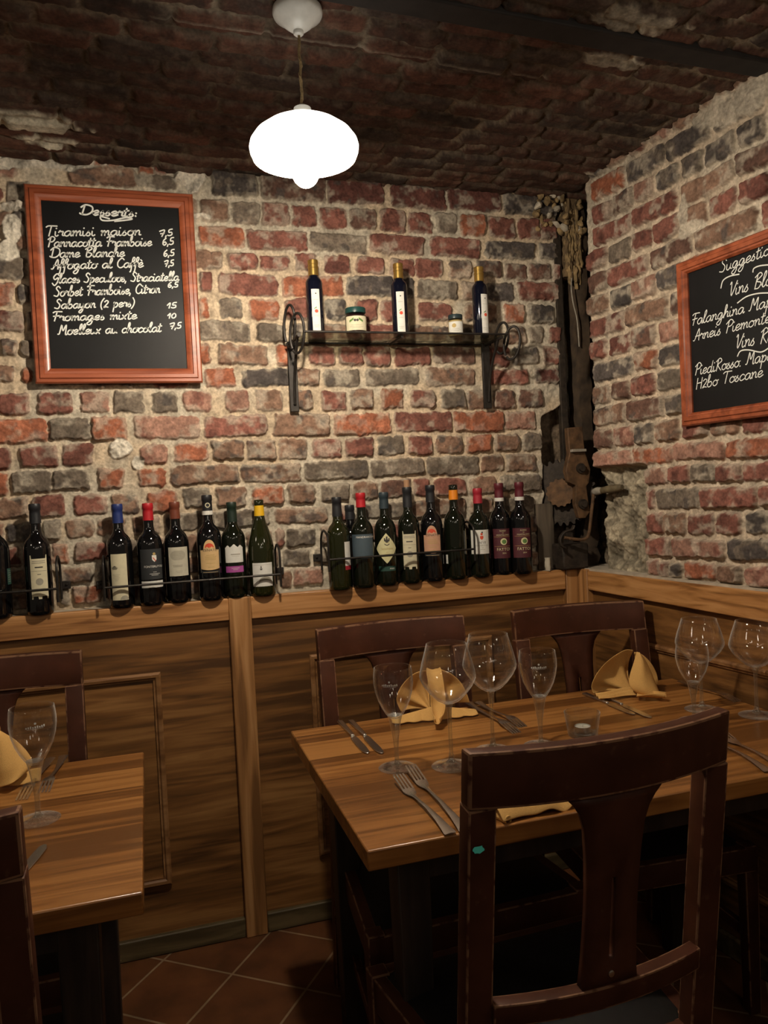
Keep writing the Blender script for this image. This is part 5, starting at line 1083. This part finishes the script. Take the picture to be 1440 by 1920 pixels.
def fork(a, b, label, flip=False):
    a, b = np.array(a), np.array(b); d = b-a; L_ = np.hypot(d[0], d[1]); rz_ = math.atan2(-d[0], d[1])
    rt = thing('table_fork', label, 'fork', (a[0], a[1], ZT+.0005), rz_, 'table forks')
    sg = -1 if flip else 1; zb_ = .016 if flip else 0.
    def zc(t): return zb_+sg*(.0035+.010*math.sin(min(1, t/.72)*math.pi)*.55 if t < .72 else .0035+.050*(t-.72)**1.1-.0*t)
    st = [(0, .0100), (.015, .0115), (.06, .0098), (.2, .0068), (.4, .0042), (.6, .0038), (.66, .0050), (.70, .0090), (.745, .0122), (.79, .0130)]
    v = []; f = []
    for t, q in st:
        for (x, dz) in ((-q, 0), (0, .0016), (q, 0), (0, -.0012)): v.append((x, t*L_, zc(t)+dz))
    for i in range(len(st)-1):
        for k in range(4): f.append((i*4+k, i*4+(k+1) % 4, i*4+4+(k+1) % 4, i*4+4+k))
    f.append((3, 2, 1, 0)); f.append(tuple((len(st)-1)*4+k for k in range(4)))
    mb = MB(); mb.add(v, f); mb.build('handle', M['steel'], rt, angle=50)
    mb = MB()
    for x in (-.0108, -.0036, .0036, .0108):
        mb.bar([(x, L_*.785, zc(.785)), (x, L_*.86, zc(.86)), (x, L_*.93, zc(.93)), (x*.96, L_, zc(1.))], .0040, .0016)
    mb.build('tines', M['steel'], rt, angle=50)
    return rt
def T(x, y): p = atz(x, y, ZT+.003); return (p[0], p[1])
knife(T(637, 1352), T(690, 1412), 'table knife on the corner table, left of its pair at the left table edge')
knife(T(657, 1351), T(717, 1412), 'table knife on the corner table, right of its pair near the left table edge')
fork(T(845, 1564), T(747, 1464), 'steel fork nearest the left table edge, front of the small wine glass')
fork(T(873, 1559), T(770, 1446), 'steel fork right of its pair, overlapping the wine glass foot')
fork(T(878, 1323), T(969, 1373), 'dark fork behind the large wine glass, nearer of two', True)
fork(T(896, 1322), T(981, 1362), 'dark fork behind the large wine glass, further of two', True)
knife(T(1095, 1300), T(1190, 1339), 'table knife left of its pair, before the corner side napkin')
knife(T(1118, 1299), T(1221, 1345), 'table knife right of its pair, before the corner side napkin')
fork((1.452, 1.90), (1.472, 1.69), 'dark fork lying between the wall and the right glasses', True)
fork((1.168, 1.262), (1.208, 1.50), 'steel fork left of its pair, right of the near chair')
fork((1.204, 1.258), (1.242, 1.495), 'steel fork right of its pair, right of the near chair')
knife((1.052, 1.268), (1.030, 1.52), 'table knife half hidden behind the near chair rail')
fork(T(120, 1424), T(82, 1484), 'fork on the left table, right of its pair behind the wine glass', True)
fork(T(96, 1428), T(40, 1498), 'fork on the left table, left of its pair behind the wine glass', True)
knife((-.262, 1.268), T(84, 1583), 'table knife on the left table in front of the wine glass')

# ------------------------------------------------------------------ napkins
NAP = 'mustard linen napkins'
def fan(mb, c, R0, a0, a1, lean, amp, pleats, depth=.04, n=60, face=(0, -1), tilt=0.):
    """pleated half-round leaf fanned about c; angles in the picture plane of the fold, leaning back"""
    fx, fy = face; rx, ry = -fy, fx      # right-hand direction
    def fn(s, t):
        a = a0+(a1-a0)*s; r_ = R0(s) if callable(R0) else R0
        q = t**.9*r_
        w = amp*math.sin(s*pleats*math.pi*2)*t*(1-.3*t)
        x = q*math.cos(a); z_ = max(.002, q*math.sin(a))
        d = lean*z_+w-depth*math.sin(math.pi*s)*.4*(t**2)*1.
        return (c[0]+rx*x*-1*-1-fx*d, c[1]+ry*x-fy*d, c[2]+z_)
    mb.grid(fn, n, 12)
def tongue(mb, path, widths, curl, n=10):
    """a folded band of cloth swept along a path, its section curled"""
    P = smooth_pts(path, 6); L_ = len(P); W_ = np.interp(np.linspace(0, 1, L_), np.linspace(0, 1, len(widths)), widths)
    K = np.interp(np.linspace(0, 1, L_), np.linspace(0, 1, len(curl)), curl)
    v = []
    for i, p in enumerate(P):
        t = P[min(i+1, L_-1)]-P[max(i-1, 0)]; t = t/np.linalg.norm(t); sd = np.cross(t, (0, 0, 1.)); 
        if np.linalg.norm(sd) < .2: sd = np.array((1., 0, 0))
        sd = np.array((1., .1, 0)) if abs(sd[0]) < .3 else sd*np.sign(sd[0]); sd = sd/np.linalg.norm(sd); nn = np.cross(sd, t)
        for k in range(n+1):
            a = (k/n-.5)*K[i]; rad = W_[i]/max(K[i], .3)
            v.append(p+sd*rad*math.sin(a)+nn*rad*(math.cos(a)-1)*1.)
    mb.add(v, [(i*(n+1)+k, i*(n+1)+k+1, (i+1)*(n+1)+k+1, (i+1)*(n+1)+k) for i in range(L_-1) for k in range(n)])
def place_napkin(label, cx, cy, rz_, parts):
    rt = thing('napkin', label, 'napkin', (cx, cy, ZT+.0014), rz_, NAP)
    for nm, mb in parts: mb.build(nm, M['napkin'], rt, solid=.0022, sub=1, angle=180, recalc=False)
    return rt
def leaf(mb, piv, outline, y0, cup, ripple=.0, waves=3., lean=.0, nu=34, nv=12):
    """one leaf of the folded napkin: cloth gathered at piv and opening to an outline given in (across, up)"""
    O = smooth_pts(outline, 8); L_ = len(O)-1
    def fn(a, t):
        f_ = a*L_; k = min(int(f_), L_-1); o = O[k]+(O[k+1]-O[k])*(f_-k)
        x, z_ = piv[0]+(o[0]-piv[0])*t, piv[1]+(o[1]-piv[1])*t
        return (x, y0+cup*math.sin(math.pi*min(1, t*.92))+ripple*math.sin(a*waves*2*math.pi)*t*(1.15-t)*2+lean*z_, max(.002, z_))
    mb.grid(fn, nu, nv)
def sheet(mb, left, right, bulge, y0, y1, nu=18, nv=18):
    """cloth between two edges given top to bottom in (across, up), bulging to the front"""
    A, B = smooth_pts(left, 6), smooth_pts(right, 6)
    def at(P, t): f_ = t*(len(P)-1); k = min(int(f_), len(P)-2); return P[k]+(P[k+1]-P[k])*(f_-k)
    def fn(a, t):
        p, q = at(A, t), at(B, t); o = p+(q-p)*a
        return (o[0], y0+(y1-y0)*t-bulge*math.sin(math.pi*a)*(.25+.75*min(1, t*1.6))+.004*math.sin(a*9+t*5)*t, max(.002, o[1]))
    mb.grid(fn, nu, nv)
# far left: two shell leaves, a pleated skirt and a rolled band falling forward
mb = MB(); leaf(mb, (-.008, .022), [(-.086, .022), (-.096, .050), (-.090, .075), (-.068, .100), (-.040, .119), (-.012, .122), (.004, .112)], .010, .022, .006, 2.5, .12)
mb2 = MB(); leaf(mb2, (.022, .022), [(.000, .112), (.014, .124), (.034, .120), (.062, .104), (.084, .080), (.097, .050), (.104, .026)], .012, .022, .006, 2.2, .12)
mb3 = MB(); mb3.grid(lambda a, t: ((a-.5)*.232, .004-.022*t-.009*abs(math.sin(a*math.pi*6))*t+.015*abs(a-.5), .003+.030*(1-t)*(1-.75*abs(2*a-1))), 56, 5)
mb4 = MB(); tongue(mb4, [(.010, .030, .122), (.004, .004, .116), (.002, -.018, .084), (.001, -.034, .044), (-.006, -.062, .018), (-.019, -.098, .015)], [.038, .046, .048, .048, .046, .042], [1.4, 1.7, 1.9, 2.2, 3.4, 5.4])
place_napkin('mustard napkin folded like a fan behind the left wine glasses', .695, 1.905, math.radians(-6), [('left_leaf', mb), ('right_leaf', mb2), ('pleats', mb3), ('rolled_band', mb4)])
# corner side: one large leaf to the left and a rounded fold of cloth to the right
mb = MB(); leaf(mb, (.014, .008), [(-.100, .010), (-.104, .032), (-.092, .058), (-.062, .085), (-.024, .110), (.010, .122), (.036, .118)], .010, .026, .007, 2.4, .10)
mb2 = MB(); sheet(mb2, [(.030, .119), (.014, .090), (-.006, .054), (-.010, .030), (.006, .012), (.026, .004)], [(.036, .117), (.050, .096), (.060, .064), (.069, .030), (.072, .012), (.066, .004)], .034, .004, -.040)
mb3 = MB(); mb3.grid(lambda a, t: (-.108+.125*a, -.002-.030*t*(1-.2*a)-.004*math.sin(a*7), .003+(.010+.012*a)*(1-t)+.008*abs(math.sin(t*math.pi*2.5))*(1-.7*a)), 24, 12)
mb4 = MB(); tongue(mb4, [(-.004, -.044, .008), (.024, -.064, .009), (.056, -.092, .010)], [.036, .044, .036], [1.2, 2.4, 5.0])
mb5 = MB(); leaf(mb5, (.060, .006), [(.040, .112), (.066, .102), (.090, .076), (.106, .044), (.110, .012)], .022, .010, .003, 1.5, .1, 18, 8)
place_napkin('mustard napkin standing in a rounded fold by the knives, corner side of the table', 1.262, 1.870, math.radians(-4), [('leaf', mb), ('front_fold', mb2), ('pleats', mb3), ('rolled_end', mb4), ('back_leaf', mb5)])
# near: the same fold lying low at the table edge, seen through the near chair
mb = MB(); mb.grid(lambda s, t: ((s-.5)*.235, -.060+.15*t+.004*math.sin(s*9), .004+.044*math.sin(math.pi*min(1, t*1.02))**.8*(.75+.25*math.sin(s*6))+.007*math.sin((s-.62)*22)*math.exp(-((s-.62)*3.5)**2)*(1-t*.4)+.004*math.sin(s*27+t*6)*t), 60, 18)
mb2 = MB(); v = [(-.118+.018*k/8, 0, 0) for k in range(2)]
tongue(mb2, [(-.104, -.056, .011), (-.112, -.010, .012), (-.108, .03, .016)], [.036, .038, .034], [5., 5.2, 4.8])
mb3 = MB(); tongue(mb3, [(.03, .03, .050), (.032, .0, .058), (.030, -.032, .046)], [.02, .032, .028], [3., 3.6, 4.2])
place_napkin('mustard napkin lying by the table edge behind the near chair', .688, 1.325, math.radians(6), [('folded_cloth', mb), ('rolled_edge', mb2), ('raised_fold', mb3)])
# left table
mb = MB(); leaf(mb, (.010, .010), [(-.100, .012), (-.104, .05), (-.08, .09), (-.03, .118), (.015, .120)], .010, .022, .006, 2.2, .1)
mb2 = MB(); mb2.grid(lambda a, t: ((a-.5)*.20, -.020-.020*t-.005*math.sin(a*18), .003+.024*(1-t)), 40, 5)
mb3 = MB(); sheet(mb3, [(.010, .118), (.000, .085), (-.004, .050), (.002, .020), (.006, .004)], [(.020, .115), (.050, .095), (.074, .070), (.086, .046), (.076, .030)], .030, .0, -.045)
place_napkin('mustard napkin on the left table, partly seen through the wine glass', -.352, 1.885, math.radians(0), [('leaf', mb), ('pleats', mb2), ('front_fold', mb3)])
